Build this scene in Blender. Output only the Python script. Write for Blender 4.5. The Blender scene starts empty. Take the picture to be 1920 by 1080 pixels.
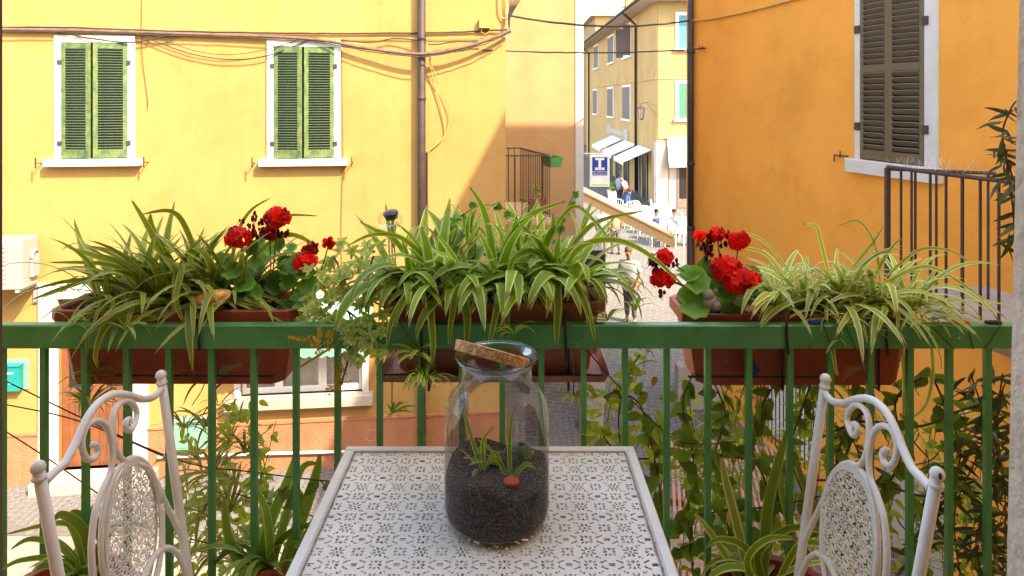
import bpy, bmesh, math, random
import numpy as np
from mathutils import Vector, Matrix, Euler
R = math.radians
rng = random.Random(7)
sc = bpy.context.scene
col = sc.collection

# ------------------------------------------------------------------ camera, world, sun, exposure
EYE = 5.4            # eye height above the street
BF = 3.85            # balcony floor above the street
cam_d = bpy.data.cameras.new('camera'); cam = bpy.data.objects.new('camera', cam_d); col.objects.link(cam)
cam.location = (0, 0, EYE); cam.rotation_euler = (R(90), 0, 0)
cam_d.lens = 24; cam_d.sensor_width = 36; cam_d.shift_y = -353/1920
cam_d.clip_start = 0.05; cam_d.clip_end = 1500
sc.camera = cam
SUN = Vector((1.05, -1.0, 1.45)).normalized()       # towards the sun
world = bpy.data.worlds.new('World'); sc.world = world; world.use_nodes = True
wn = world.node_tree.nodes; bg = wn['Background']
sky = wn.new('ShaderNodeTexSky'); sky.sky_type = 'NISHITA'; sky.sun_disc = False
sky.sun_elevation = math.asin(SUN.z); sky.sun_rotation = math.atan2(SUN.x, SUN.y)
sky.air_density = 1.0; sky.dust_density = 2.0; sky.ozone_density = 1.0
world.node_tree.links.new(sky.outputs[0], bg.inputs[0]); bg.inputs[1].default_value = 0.15
sd = bpy.data.lights.new('sun', 'SUN'); so = bpy.data.objects.new('sun', sd); col.objects.link(so)
sd.energy = 2.0; sd.angle = R(0.55); sd.color = (1.0, 0.95, 0.87)
so.rotation_euler = SUN.to_track_quat('Z', 'Y').to_euler(); so.location = (20, -20, 30)
sc.view_settings.view_transform = 'Standard'; sc.view_settings.look = 'None'
sc.view_settings.gamma = 1; sc.view_settings.exposure = 2.72
sc.view_settings.use_white_balance = True; sc.view_settings.white_balance_temperature = 7900; sc.view_settings.white_balance_tint = 7
sc.render.engine = 'CYCLES'
sc.cycles.max_bounces = 8; sc.cycles.diffuse_bounces = 5; sc.cycles.transparent_max_bounces = 16
sc.cycles.transmission_bounces = 8; sc.cycles.glossy_bounces = 4
sc.cycles.sample_clamp_indirect = 6
sc.cycles.use_denoising = True

# ------------------------------------------------------------------ helpers
def at(px, py, d):
    return Vector(((px-960)/1280*d, d, EYE-(py-187)/1280*d))
def link(o, parent=None):
    col.objects.link(o)
    if parent is not None: o.parent = parent
    return o
def tag(o, label=None, cat=None, group=None, kind=None):
    if label: o['label'] = label
    if cat: o['category'] = cat
    if group: o['group'] = group
    if kind: o['kind'] = kind
    return o
def thing(name, loc, rz=0, label=None, cat=None, group=None):
    o = bpy.data.objects.new(name, None); o.empty_display_size = .05
    link(o); o.location = loc; o.rotation_euler = (0, 0, rz)
    return tag(o, label, cat, group)
def frame_from(t):
    t = t.normalized()
    a = Vector((0, 0, 1)) if abs(t.z) < .9 else Vector((1, 0, 0))
    s = t.cross(a).normalized(); return s, s.cross(t).normalized()
class MB:
    def __init__(s): s.v = []; s.f = []; s.m = []; s.mi = 0
    def add(s, vs, fs):
        o = len(s.v); s.v += [tuple(v) for v in vs]
        for f in fs: s.f.append(tuple(i+o for i in f)); s.m.append(s.mi)
        return s
    def box(s, x0, x1, y0, y1, z0, z1, M=None):
        vs = [Vector((x, y, z)) for z in (z0, z1) for y in (y0, y1) for x in (x0, x1)]
        if M is not None: vs = [M @ v for v in vs]
        return s.add(vs, [(0,2,3,1),(4,5,7,6),(0,1,5,4),(2,6,7,3),(0,4,6,2),(1,3,7,5)])
    def bbox(s, x0, x1, y0, y1, z0, z1, b=.003, M=None):       # chamfered on the vertical edges and top
        pts = [(x0+b,y0),(x1-b,y0),(x1,y0+b),(x1,y1-b),(x1-b,y1),(x0+b,y1),(x0,y1-b),(x0,y0+b)]
        pi = [(x0+b,y0+b),(x1-b,y0+b),(x1-b,y0+b),(x1-b,y1-b),(x1-b,y1-b),(x0+b,y1-b),(x0+b,y1-b),(x0+b,y0+b)]
        vs = [Vector((p[0],p[1],z0)) for p in pts]+[Vector((p[0],p[1],z1-b)) for p in pts]+[Vector((p[0],p[1],z1)) for p in pi]
        if M is not None: vs = [M @ v for v in vs]
        fs = [tuple(range(7,-1,-1)), tuple(range(16,24))]
        for r in (0,8):
            for i in range(8): fs.append((r+i, r+(i+1)%8, r+8+(i+1)%8, r+8+i))
        return s.add(vs, fs)
    def prism(s, poly, z0, z1, M=None):
        n = len(poly)
        vs = [Vector((p[0],p[1],z0)) for p in poly]+[Vector((p[0],p[1],z1)) for p in poly]
        if M is not None: vs = [M @ v for v in vs]
        return s.add(vs, [tuple(range(n-1,-1,-1)), tuple(range(n,2*n))]+[(i,(i+1)%n,n+(i+1)%n,n+i) for i in range(n)])
    def tube(s, pts, r, n=8, cap=True):
        pts = [Vector(p) for p in pts]; rs = r if isinstance(r, (list, tuple)) else [r]*len(pts)
        rows = []; S = None
        for i, p in enumerate(pts):
            t = (pts[min(i+1, len(pts)-1)]-pts[max(i-1, 0)])
            if t.length < 1e-9: t = Vector((0,0,1))
            t.normalize()
            if S is None: S, U = frame_from(t)
            else:
                S = (S - t*S.dot(t))
                if S.length < 1e-6: S, U = frame_from(t)
                S.normalize(); U = S.cross(t)
            rows.append([p+(S*math.cos(a)+U*math.sin(a))*rs[i] for a in [2*math.pi*k/n for k in range(n)]])
        vs = [v for row in rows for v in row]; fs = []
        for i in range(len(pts)-1):
            for k in range(n): fs.append((i*n+k, i*n+(k+1)%n, (i+1)*n+(k+1)%n, (i+1)*n+k))
        if cap: fs += [tuple(range(n-1,-1,-1)), tuple(range((len(pts)-1)*n, len(pts)*n))]
        return s.add(vs, fs)
    def lathe(s, prof, n=24, M=None, cap=False):
        vs = [Vector((r*math.cos(2*math.pi*k/n), r*math.sin(2*math.pi*k/n), z)) for r, z in prof for k in range(n)]
        if M is not None: vs = [M @ v for v in vs]
        fs = [(i*n+k, i*n+(k+1)%n, (i+1)*n+(k+1)%n, (i+1)*n+k) for i in range(len(prof)-1) for k in range(n)]
        if cap: fs += [tuple(range(n-1,-1,-1)), tuple(range((len(prof)-1)*n, len(prof)*n))]
        return s.add(vs, fs)
    def ball(s, c, r, n=10, sq=(1,1,1), jit=0):
        c = Vector(c); rows = []; m = n//2+1
        vs = []; 
        for i in range(m+1):
            th = math.pi*i/m
            for k in range(n):
                a = 2*math.pi*k/n; q = 1+(rng.uniform(-jit, jit) if jit else 0)
                vs.append(c+Vector((math.sin(th)*math.cos(a)*sq[0], math.sin(th)*math.sin(a)*sq[1], math.cos(th)*sq[2]))*r*q)
        return s.add(vs, [(i*n+k, (i+1)*n+k, (i+1)*n+(k+1)%n, i*n+(k+1)%n) for i in range(m) for k in range(n)])
    def mesh(s, name, mat, smooth=False):
        me = bpy.data.meshes.new(name); me.from_pydata(s.v, [], s.f)
        for m in (mat if isinstance(mat, (list, tuple)) else [mat]): me.materials.append(m)
        if isinstance(mat, (list, tuple)): me.polygons.foreach_set('material_index', s.m)
        if smooth: me.polygons.foreach_set('use_smooth', [True]*len(me.polygons))
        me.update(); return me
    def build(s, name, mat, parent=None, smooth=False):
        return link(bpy.data.objects.new(name, s.mesh(name, mat, smooth)), parent)
def inst(name, me, parent=None, loc=(0,0,0), rot=(0,0,0), scale=1):
    o = bpy.data.objects.new(name, me); link(o, parent); o.location = loc; o.rotation_euler = rot
    o.scale = (scale,)*3 if isinstance(scale, (int, float)) else scale
    return o
def copy_tree(o, parent=None):
    c = o.copy(); link(c); c.parent = parent
    for ch in o.children: copy_tree(ch, c)
    return c
def spline(P, n=8):
    P = [Vector(p) for p in P]; out = []
    for i in range(len(P)-1):
        a = P[max(i-1, 0)]; b = P[i]; c = P[i+1]; d = P[min(i+2, len(P)-1)]
        for k in range(n):
            t = k/n
            out.append(0.5*((2*b)+(c-a)*t+(2*a-5*b+4*c-d)*t*t+(3*b-a-3*c+d)*t**3))
    out.append(P[-1]); return out
def structure(o): o['kind'] = 'structure'; return o

# ------------------------------------------------------------------ materials
def newmat(name):
    m = bpy.data.materials.new(name); m.use_nodes = True
    return m, m.node_tree.nodes, m.node_tree.links, m.node_tree.nodes['Principled BSDF']
def ramp(nd, stops):
    r = nd.new('ShaderNodeValToRGB'); e = r.color_ramp.elements
    e[0].position, e[0].color = stops[0][0], (*stops[0][1], 1); e[1].position, e[1].color = stops[-1][0], (*stops[-1][1], 1)
    for p, c in stops[1:-1]:
        q = e.new(p); q.color = (*c, 1)
    return r
def mat(name, c, rough=.6, var=.12, scale=6, bump=0, bscale=60, metal=0, c2=None, spec=.4, dist=.01, coat=0, spot=None, sscale=30, sth=.70):
    m, nd, ln, b = newmat(name)
    b.inputs['Roughness'].default_value = rough; b.inputs['Metallic'].default_value = metal
    b.inputs['Specular IOR Level'].default_value = spec; b.inputs['Coat Weight'].default_value = coat
    tc = nd.new('ShaderNodeTexCoord')
    n1 = nd.new('ShaderNodeTexNoise'); n1.inputs['Scale'].default_value = scale; n1.inputs['Detail'].default_value = 6
    n1.inputs['Roughness'].default_value = .6
    ln.new(tc.outputs['Object'], n1.inputs['Vector'])
    lo = tuple(x*(1-var) for x in c); hi = tuple(min(.95, x*(1+var)) for x in c)
    if c2: lo = c2; hi = c
    r = ramp(nd, [(.32, lo), (.68, hi)]); ln.new(n1.outputs[0], r.inputs[0]); ln.new(r.outputs[0], b.inputs['Base Color'])
    if spot:
        n5 = nd.new('ShaderNodeTexNoise'); n5.inputs['Scale'].default_value = sscale; n5.inputs['Detail'].default_value = 5; ln.new(tc.outputs['Object'], n5.inputs['Vector'])
        r5 = ramp(nd, [(sth, (0,0,0)), (sth+.025, (1,1,1))]); ln.new(n5.outputs[0], r5.inputs[0])
        m5 = nd.new('ShaderNodeMix'); m5.data_type = 'RGBA'; ln.new(r5.outputs[0], m5.inputs[0]); ln.new(r.outputs[0], m5.inputs[6]); m5.inputs[7].default_value = (*spot, 1); ln.new(m5.outputs[2], b.inputs['Base Color'])
    if bump:
        n2 = nd.new('ShaderNodeTexNoise'); n2.inputs['Scale'].default_value = bscale; n2.inputs['Detail'].default_value = 4
        ln.new(tc.outputs['Object'], n2.inputs['Vector'])
        bp = nd.new('ShaderNodeBump'); bp.inputs['Strength'].default_value = bump; bp.inputs['Distance'].default_value = dist
        ln.new(n2.outputs[0], bp.inputs['Height']); ln.new(bp.outputs[0], b.inputs['Normal'])
    return m
def plaster(name, c, stain=(.9,.85,.8), bump=.25, bscale=45, vscale=.6, dirt=.25):
    """painted render: big soft blotches, faint vertical streaks, fine grain"""
    m, nd, ln, b = newmat(name); b.inputs['Roughness'].default_value = .9; b.inputs['Specular IOR Level'].default_value = .15
    tc = nd.new('ShaderNodeTexCoord')
    n1 = nd.new('ShaderNodeTexNoise'); n1.inputs['Scale'].default_value = vscale; n1.inputs['Detail'].default_value = 7; n1.inputs['Roughness'].default_value = .55
    ln.new(tc.outputs['Object'], n1.inputs['Vector'])
    r1 = ramp(nd, [(.3, tuple(x*.88 for x in c)), (.55, c), (.8, tuple(min(.93, x*1.08) for x in c))]); ln.new(n1.outputs[0], r1.inputs[0])
    mp = nd.new('ShaderNodeMapping'); mp.inputs['Scale'].default_value = (4, 4, .35); ln.new(tc.outputs['Object'], mp.inputs[0])
    n2 = nd.new('ShaderNodeTexNoise'); n2.inputs['Scale'].default_value = 1.5; n2.inputs['Detail'].default_value = 5; ln.new(mp.outputs[0], n2.inputs['Vector'])
    r2 = ramp(nd, [(.5, (1,1,1)), (.75, stain)]); ln.new(n2.outputs[0], r2.inputs[0])
    mx = nd.new('ShaderNodeMix'); mx.data_type = 'RGBA'; mx.blend_type = 'MULTIPLY'; mx.inputs[0].default_value = dirt*2
    ln.new(r1.outputs[0], mx.inputs[6]); ln.new(r2.outputs[0], mx.inputs[7]); ln.new(mx.outputs[2], b.inputs['Base Color'])
    vo = nd.new('ShaderNodeTexVoronoi'); vo.feature = 'DISTANCE_TO_EDGE'; vo.inputs['Scale'].default_value = .55
    nw = nd.new('ShaderNodeTexNoise'); nw.inputs['Scale'].default_value = 3; nw.inputs['Detail'].default_value = 6; ln.new(tc.outputs['Object'], nw.inputs['Vector'])
    va = nd.new('ShaderNodeVectorMath'); va.operation = 'MULTIPLY_ADD'; va.inputs[1].default_value = (.5,.5,.5); ln.new(nw.outputs['Color'], va.inputs[0]); ln.new(tc.outputs['Object'], va.inputs[2]); ln.new(va.outputs[0], vo.inputs['Vector'])
    rc = ramp(nd, [(.0, (.62,.55,.5)), (.006, (1,1,1))]); ln.new(vo.outputs['Distance'], rc.inputs[0])
    np_ = nd.new('ShaderNodeTexNoise'); np_.inputs['Scale'].default_value = 1.1; np_.inputs['Detail'].default_value = 9; np_.inputs['Roughness'].default_value = .65; ln.new(tc.outputs['Object'], np_.inputs['Vector'])
    rpn = ramp(nd, [(.36, (.90,.86,.80)), (.50, (1,1,1)), (.66, (1,1,1)), (.70, (1.0,.97,.93))]); ln.new(np_.outputs[0], rpn.inputs[0])
    m1 = nd.new('ShaderNodeMix'); m1.data_type = 'RGBA'; m1.blend_type = 'MULTIPLY'; m1.inputs[0].default_value = .18; ln.new(mx.outputs[2], m1.inputs[6]); ln.new(rc.outputs[0], m1.inputs[7])
    m2 = nd.new('ShaderNodeMix'); m2.data_type = 'RGBA'; m2.blend_type = 'MULTIPLY'; m2.inputs[0].default_value = .8; ln.new(m1.outputs[2], m2.inputs[6]); ln.new(rpn.outputs[0], m2.inputs[7]); ln.new(m2.outputs[2], b.inputs['Base Color'])
    n3 = nd.new('ShaderNodeTexNoise'); n3.inputs['Scale'].default_value = bscale; n3.inputs['Detail'].default_value = 5; ln.new(tc.outputs['Object'], n3.inputs['Vector'])
    n4 = nd.new('ShaderNodeTexNoise'); n4.inputs['Scale'].default_value = 2.2; ln.new(tc.outputs['Object'], n4.inputs['Vector'])
    ad = nd.new('ShaderNodeMath'); ad.operation = 'MULTIPLY_ADD'; ad.inputs[1].default_value = 2.5
    ln.new(n4.outputs[0], ad.inputs[0]); ln.new(n3.outputs[0], ad.inputs[2])
    bp = nd.new('ShaderNodeBump'); bp.inputs['Strength'].default_value = bump; bp.inputs['Distance'].default_value = .012
    ln.new(ad.outputs[0], bp.inputs['Height']); ln.new(bp.outputs[0], b.inputs['Normal'])
    return m
def leafmat(name, mid, edge, split=.22, trans=.35, rough=.45, dark=.72, soft=.08, centre=False):
    """blade colour by UV across (u) and along (v): green with pale margins, or the other way round"""
    m, nd, ln, b = newmat(name); b.inputs['Roughness'].default_value = rough; b.inputs['Specular IOR Level'].default_value = .35
    uv = nd.new('ShaderNodeUVMap'); sp = nd.new('ShaderNodeSeparateXYZ'); ln.new(uv.outputs[0], sp.inputs[0])
    a = nd.new('ShaderNodeMath'); a.operation = 'SUBTRACT'; a.inputs[1].default_value = .5; ln.new(sp.outputs[0], a.inputs[0])
    ab = nd.new('ShaderNodeMath'); ab.operation = 'ABSOLUTE'; ln.new(a.outputs[0], ab.inputs[0])
    oi = nd.new('ShaderNodeObjectInfo')
    r = ramp(nd, [(max(0, .5-split-soft), mid), (.5-split+soft*.4, edge)]); ln.new(ab.outputs[0], r.inputs[0])
    tp = nd.new('ShaderNodeMath'); tp.operation = 'MULTIPLY_ADD'; tp.inputs[1].default_value = .09; ln.new(oi.outputs['Random'], tp.inputs[0]); ln.new(sp.outputs[1], tp.inputs[2])
    rt = ramp(nd, [(.985, (0,0,0)), (1.0, (1,1,1))]); rt.color_ramp.elements[0].position = .972; ln.new(tp.outputs[0], rt.inputs[0])
    mt_ = nd.new('ShaderNodeMix'); mt_.data_type = 'RGBA'; ln.new(rt.outputs[0], mt_.inputs[0]); ln.new(r.outputs[0], mt_.inputs[6]); mt_.inputs[7].default_value = (.26,.15,.06,1); r = mt_
    tc = nd.new('ShaderNodeTexCoord'); nz = nd.new('ShaderNodeTexNoise'); nz.inputs['Scale'].default_value = 18; nz.inputs['Detail'].default_value = 3
    ln.new(tc.outputs['Object'], nz.inputs['Vector'])
    hs = nd.new('ShaderNodeHueSaturation'); ln.new(r.outputs[2], hs.inputs['Color'])
    vr = nd.new('ShaderNodeMapRange'); vr.inputs[3].default_value = dark; vr.inputs[4].default_value = 1.35; ln.new(oi.outputs['Random'], vr.inputs[0]); ln.new(vr.outputs[0], hs.inputs['Value'])
    hr = nd.new('ShaderNodeMapRange'); hr.inputs[3].default_value = .475; hr.inputs[4].default_value = .515; ln.new(nz.outputs[0], hr.inputs[0]); ln.new(hr.outputs[0], hs.inputs['Hue'])
    ln.new(hs.outputs[0], b.inputs['Base Color'])
    tr = nd.new('ShaderNodeBsdfTranslucent'); ln.new(hs.outputs[0], tr.inputs[0])
    mx = nd.new('ShaderNodeMixShader'); mx.inputs[0].default_value = trans
    out = nd['Material Output']; ln.new(b.outputs[0], mx.inputs[1]); ln.new(tr.outputs[0], mx.inputs[2]); ln.new(mx.outputs[0], out.inputs[0])
    return m
def glassmat(name, tint=(1,1,1), refl=1.0, edge=.25):
    m, nd, ln, b = newmat(name); nd.remove(b); out = nd['Material Output']
    t = nd.new('ShaderNodeBsdfTransparent')
    g = nd.new('ShaderNodeBsdfGlossy'); g.inputs['Roughness'].default_value = .02
    lw = nd.new('ShaderNodeLayerWeight'); lw.inputs[0].default_value = edge
    rr = ramp(nd, [(0, (1,1,1)), (1, tuple(x*.95 for x in tint))]); ln.new(lw.outputs['Facing'], rr.inputs[0]); ln.new(rr.outputs[0], t.inputs[0])
    fr = nd.new('ShaderNodeFresnel'); fr.inputs[0].default_value = 1.5
    ml = nd.new('ShaderNodeMath'); ml.operation = 'MULTIPLY'; ml.inputs[1].default_value = refl; ml.use_clamp = True; ln.new(fr.outputs[0], ml.inputs[0])
    mx = nd.new('ShaderNodeMixShader'); ln.new(ml.outputs[0], mx.inputs[0]); ln.new(t.outputs[0], mx.inputs[1]); ln.new(g.outputs[0], mx.inputs[2])
    ln.new(mx.outputs[0], out.inputs[0]); return m
M = {}
M['yellow'] = plaster('yellow render', (.41, .237, .080), (.93,.86,.74))
M['cream'] = plaster('cream render', (.46, .285, .14), (.95,.92,.88), dirt=.15)
M['orange'] = plaster('orange render', (.80, .33, .060), (.95,.86,.7), bump=.4, bscale=60, dirt=.12)
M['plinth'] = plaster('terracotta roughcast', (.38, .165, .085), (.8,.7,.65), bump=1.0, bscale=38, vscale=1.4)
M['white'] = mat('white stone', (.55, .52, .48), .75, .06, 5, .25, 40)
M['whitepaint'] = mat('white paint', (.80, .78, .75), .5, .05, 8)
M['limestone'] = plaster('pale limestone', (.40, .335, .285), (.8,.78,.75), bump=.5, bscale=30, vscale=2)
M['greenold'] = mat('weathered green paint', (.15, .185, .055), .7, .3, 14, .5, 60, c2=(.035, .085, .035))
M['greenslat'] = mat('faded green slat', (.10, .125, .07), .7, .3, 9, .3, 60, c2=(.05, .095, .05))
M['brownshut'] = mat('olive brown shutter paint', (.115, .085, .045), .55, .12, 10, .1, 60)
M['brownslat'] = mat('taupe slat paint', (.17, .135, .095), .6, .12, 10, .1, 60)
M['pipe'] = mat('brown painted metal', (.042, .024, .020), .6, .3, 8, .2, 30)
M['iron'] = mat('dark iron', (.05, .033, .028), .55, .3, 30, .3, 80)
M['cable'] = mat('black cable', (.035, .028, .024), .6)
M['cableyel'] = mat('cable painted with the wall', (.50, .30, .09), .8)
M['conduit'] = mat('dusty pink conduit', (.13, .07, .048), .7, .3, 10)
M['railgreen'] = mat('green rail paint', (.072, .285, .080), .36, .28, 4, .18, 30, spec=.5, spot=(.16,.10,.05), sscale=26, sth=.71)
M['terra'] = mat('terracotta plastic', (.36, .068, .030), .5, .2, 5, .08, 80, spot=(.34,.17,.11), sscale=14, sth=.66)
M['terraold'] = mat('faded terracotta plastic', (.40, .14, .085), .6, .2, 9, .1, 60)
M['soil'] = mat('soil', (.03, .02, .014), .95, .5, 60, 1, 90)
M['metalwhite'] = mat('cream white enamel', (.80, .745, .66), .42, .09, 9, .12, 70, spec=.5, spot=(.42,.26,.14), sscale=34, sth=.715)
M['black'] = mat('black plastic', (.02, .02, .022), .4)
M['teal'] = mat('teal painted metal', (.0, .21, .20), .45)
M['mint'] = mat('mint fabric', (.15, .32, .24), .8, .08)
M['doorwood'] = mat('orange brown door wood', (.19, .065, .025), .5, .3, 3, .2, 30)
M['glassdark'] = mat('dark window glass', (.02, .018, .018), .12, .1)
M['curtain'] = mat('sheer curtain', (.72, .70, .66), .9, .12, 14)
M['acwhite'] = mat('air conditioner enamel', (.27, .26, .24), .4, .03)
M['cobble'] = mat('grey porphyry cobble', (.14, .125, .12), .8, .25, 20, .4, 60)
M['roof'] = mat('clay roof tile', (.42, .24, .15), .85, .3, 3, .5, 20)
M['beige'] = mat('pale eave render', (.45, .36, .27), .8, .08)
M['awning'] = mat('white awning fabric', (.74, .70, .64), .85, .04)
M['farbrown'] = mat('grey brown shutter', (.17, .12, .105), .7, .15)
M['fargreen'] = mat('faded green shutter', (.05, .17, .11), .7, .15)
M['farblue'] = mat('blue curtain', (.06, .19, .28), .7, .35, 12)
M['skin'] = mat('skin', (.30, .15, .095), .55, .06)
M['hair'] = mat('brown hair', (.10, .055, .03), .8)
M['darkhair'] = mat('dark hair', (.015, .014, .01), .8)
M['tee'] = mat('white cotton', (.33, .33, .36), .9, .04)
M['grey_trousers'] = mat('grey trousers', (.11, .095, .10), .9)
M['jeans'] = mat('blue jeans', (.05, .10, .25), .9)
M['navy'] = mat('navy shirt', (.02, .03, .09), .9)
M['greyshirt'] = mat('grey shirt', (.30, .33, .40), .9)
M['redbag'] = mat('dark red cloth', (.16, .01, .02), .8)
M['tan'] = mat('tan cloth', (.55, .30, .14), .9)
M['ochrefab'] = mat('ochre awning cloth', (.80, .54, .24), .8, .08, 5)
M['palefab'] = mat('pale awning cloth', (.84, .66, .42), .8, .06, 5)
M['stem'] = mat('brown stem', (.13, .055, .035), .8, .3, 20)
M['greenstem'] = mat('green stem', (.13, .20, .05), .6, .2, 20)
M['cork'] = mat('cork', (.84, .50, .23), .9, .35, 90, .6, 150, c2=(.46, .21, .07))
M['glass'] = glassmat('clear glass', (.97, .99, .96), .6, .2)
M['bulb'] = glassmat('lamp glass', (.95,.95,.93), .35, .2)
M['pane'] = glassmat('window pane', (.8,.8,.8), 2.0)
M['stone'] = mat('warm stone', (.50, .36, .22), .8, .3, 20, .6, 40)
M['plaza'] = None
def paving(name, c, mortar, scale, w=.5, h=.25, bump=.3):
    m, nd, ln, b = newmat(name); b.inputs['Roughness'].default_value = .8; b.inputs['Specular IOR Level'].default_value = .25
    tc = nd.new('ShaderNodeTexCoord'); mp = nd.new('ShaderNodeMapping'); mp.inputs['Rotation'].default_value = (0, 0, R(14.5)); ln.new(tc.outputs['Object'], mp.inputs[0])
    br = nd.new('ShaderNodeTexBrick'); br.inputs['Scale'].default_value = scale; br.inputs['Mortar Size'].default_value = .012
    br.inputs['Color1'].default_value = (*c, 1); br.inputs['Color2'].default_value = (*[x*.86 for x in c], 1); br.inputs['Mortar'].default_value = (*mortar, 1)
    br.inputs['Brick Width'].default_value = w; br.inputs['Row Height'].default_value = h
    ln.new(mp.outputs[0], br.inputs['Vector'])
    nz = nd.new('ShaderNodeTexNoise'); nz.inputs['Scale'].default_value = 1.3; nz.inputs['Detail'].default_value = 8; ln.new(tc.outputs['Object'], nz.inputs['Vector'])
    rr = ramp(nd, [(.3, (.82,.80,.78)), (.7, (1,1,1))]); ln.new(nz.outputs[0], rr.inputs[0])
    mx = nd.new('ShaderNodeMix'); mx.data_type = 'RGBA'; mx.blend_type = 'MULTIPLY'; mx.inputs[0].default_value = 1
    ln.new(br.outputs[0], mx.inputs[6]); ln.new(rr.outputs[0], mx.inputs[7]); ln.new(mx.outputs[2], b.inputs['Base Color'])
    bp = nd.new('ShaderNodeBump'); bp.inputs['Strength'].default_value = bump; bp.inputs['Distance'].default_value = .01; bp.invert = True
    ln.new(br.outputs['Fac'], bp.inputs['Height']); ln.new(bp.outputs[0], b.inputs['Normal'])
    return m
M['plaza'] = paving('pale stone paving', (.145, .132, .118), (.28, .24, .21), 1.6)
M['pave'] = paving('light stone pavement', (.27, .24, .21), (.25,.22,.19), 1.1)
M['cobgap'] = mat('dark cobble joint', (.13, .11, .10), .95, .2, 20)
# leaves
M['leafA'] = leafmat('olive striped blade', (.22, .29, .022), (.52, .54, .15), .10, .3)
M['leafB'] = leafmat('bright striped blade', (.22, .38, .018), (.66, .72, .24), .125, .38)
M['leafC'] = leafmat('pale striped blade', (.36, .44, .045), (.74, .76, .32), .16, .38)
M['leafD'] = leafmat('green strap leaf', (.17, .29, .03), (.48, .58, .16), .05, .3)
M['leafY'] = leafmat('yellow green thin blade', (.36, .38, .045), (.58, .56, .16), .12, .35)
M['vine'] = leafmat('dark glossy vine leaf', (.17, .30, .03), (.19, .33, .04), .02, .3, .3, .6)
M['vineY'] = leafmat('light vine leaf', (.34, .46, .04), (.37, .49, .05), .02, .42, .4, .7)
M['olive'] = leafmat('olive dark narrow leaf', (.085, .115, .035), (.10, .13, .045), .02, .2, .4, .5)
M['gerleaf'] = leafmat('geranium leaf', (.085, .25, .028), (.17, .38, .05), .12, .28, .5, .7, .2)
M['sedum'] = leafmat('succulent leaf', (.50, .62, .18), (.64, .74, .34), .1, .25, .5, .7)
M['sedumY'] = mat('yellow star flower', (.72, .42, .02), .7, .25, 30)
M['yellowleaf'] = leafmat('yellowed leaf', (.60, .33, .02), (.62, .36, .04), .05, .3)
def petalmat(name, c, c2):
    m = mat(name, c, .55, .25, 60, 0, c2=c2, spec=.3); nd = m.node_tree.nodes; ln = m.node_tree.links
    b = nd['Principled BSDF']; src = b.inputs['Base Color'].links[0].from_socket; oi = nd.new('ShaderNodeObjectInfo'); hs = nd.new('ShaderNodeHueSaturation'); vr = nd.new('ShaderNodeMapRange'); vr.inputs[3].default_value = .8; vr.inputs[4].default_value = 1.3
    ln.new(oi.outputs['Random'], vr.inputs[0]); ln.new(vr.outputs[0], hs.inputs['Value']); ln.new(src, hs.inputs['Color']); ln.new(hs.outputs[0], b.inputs['Base Color'])
    tr = nd.new('ShaderNodeBsdfTranslucent'); ln.new(hs.outputs[0], tr.inputs[0])
    mx = nd.new('ShaderNodeMixShader'); mx.inputs[0].default_value = .35
    ln.new(b.outputs[0], mx.inputs[1]); ln.new(tr.outputs[0], mx.inputs[2]); ln.new(mx.outputs[0], nd['Material Output'].inputs[0]); return m
M['red'] = petalmat('scarlet petal', (.95, .020, .012), (.88, .010, .008))
M['darkred'] = petalmat('withered crimson petal', (.34, .010, .016), (.12, .010, .010))

# ------------------------------------------------------------------ ground
g = MB().add([(-300,-300,0),(400,-300,0),(400,600,0),(-300,600,0)], [(0,1,2,3)]).build('plaza_paving', M['plaza']); structure(g)
cr = bpy.data.objects.new('cobbled_street', MB().add([(-14,8.45,.004),(3.3,8.45,.004),(3.0,11.62,.004),(.2,11.62,.004),(.2,12.6,.004),(-14,12.6,.004)], [(0,1,2,3,4,5)]).mesh('cobbled_street', M['cobgap'])); link(cr); structure(cr)
st = MB().add([(-14,-4,.004),(5,-4,.004),(3.31,8.44,.004),(-14,8.44,.004)], [(0,1,2,3)]).build('stone_pavement', M['pave']); structure(st)
# facade frame (yellow): origin at the corner, x along the wall to the right
FA = math.atan(.106); FO = Vector((-.097, 10.3, 0))
def fd(px): k = (px-960)/1280; return 10.31/(1-.106*k)
def fu(px): return ((px-960)/1280*fd(px)+.097)/math.cos(FA)
def fz(px, py): return EYE-(py-187)/1280*fd(px)
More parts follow.
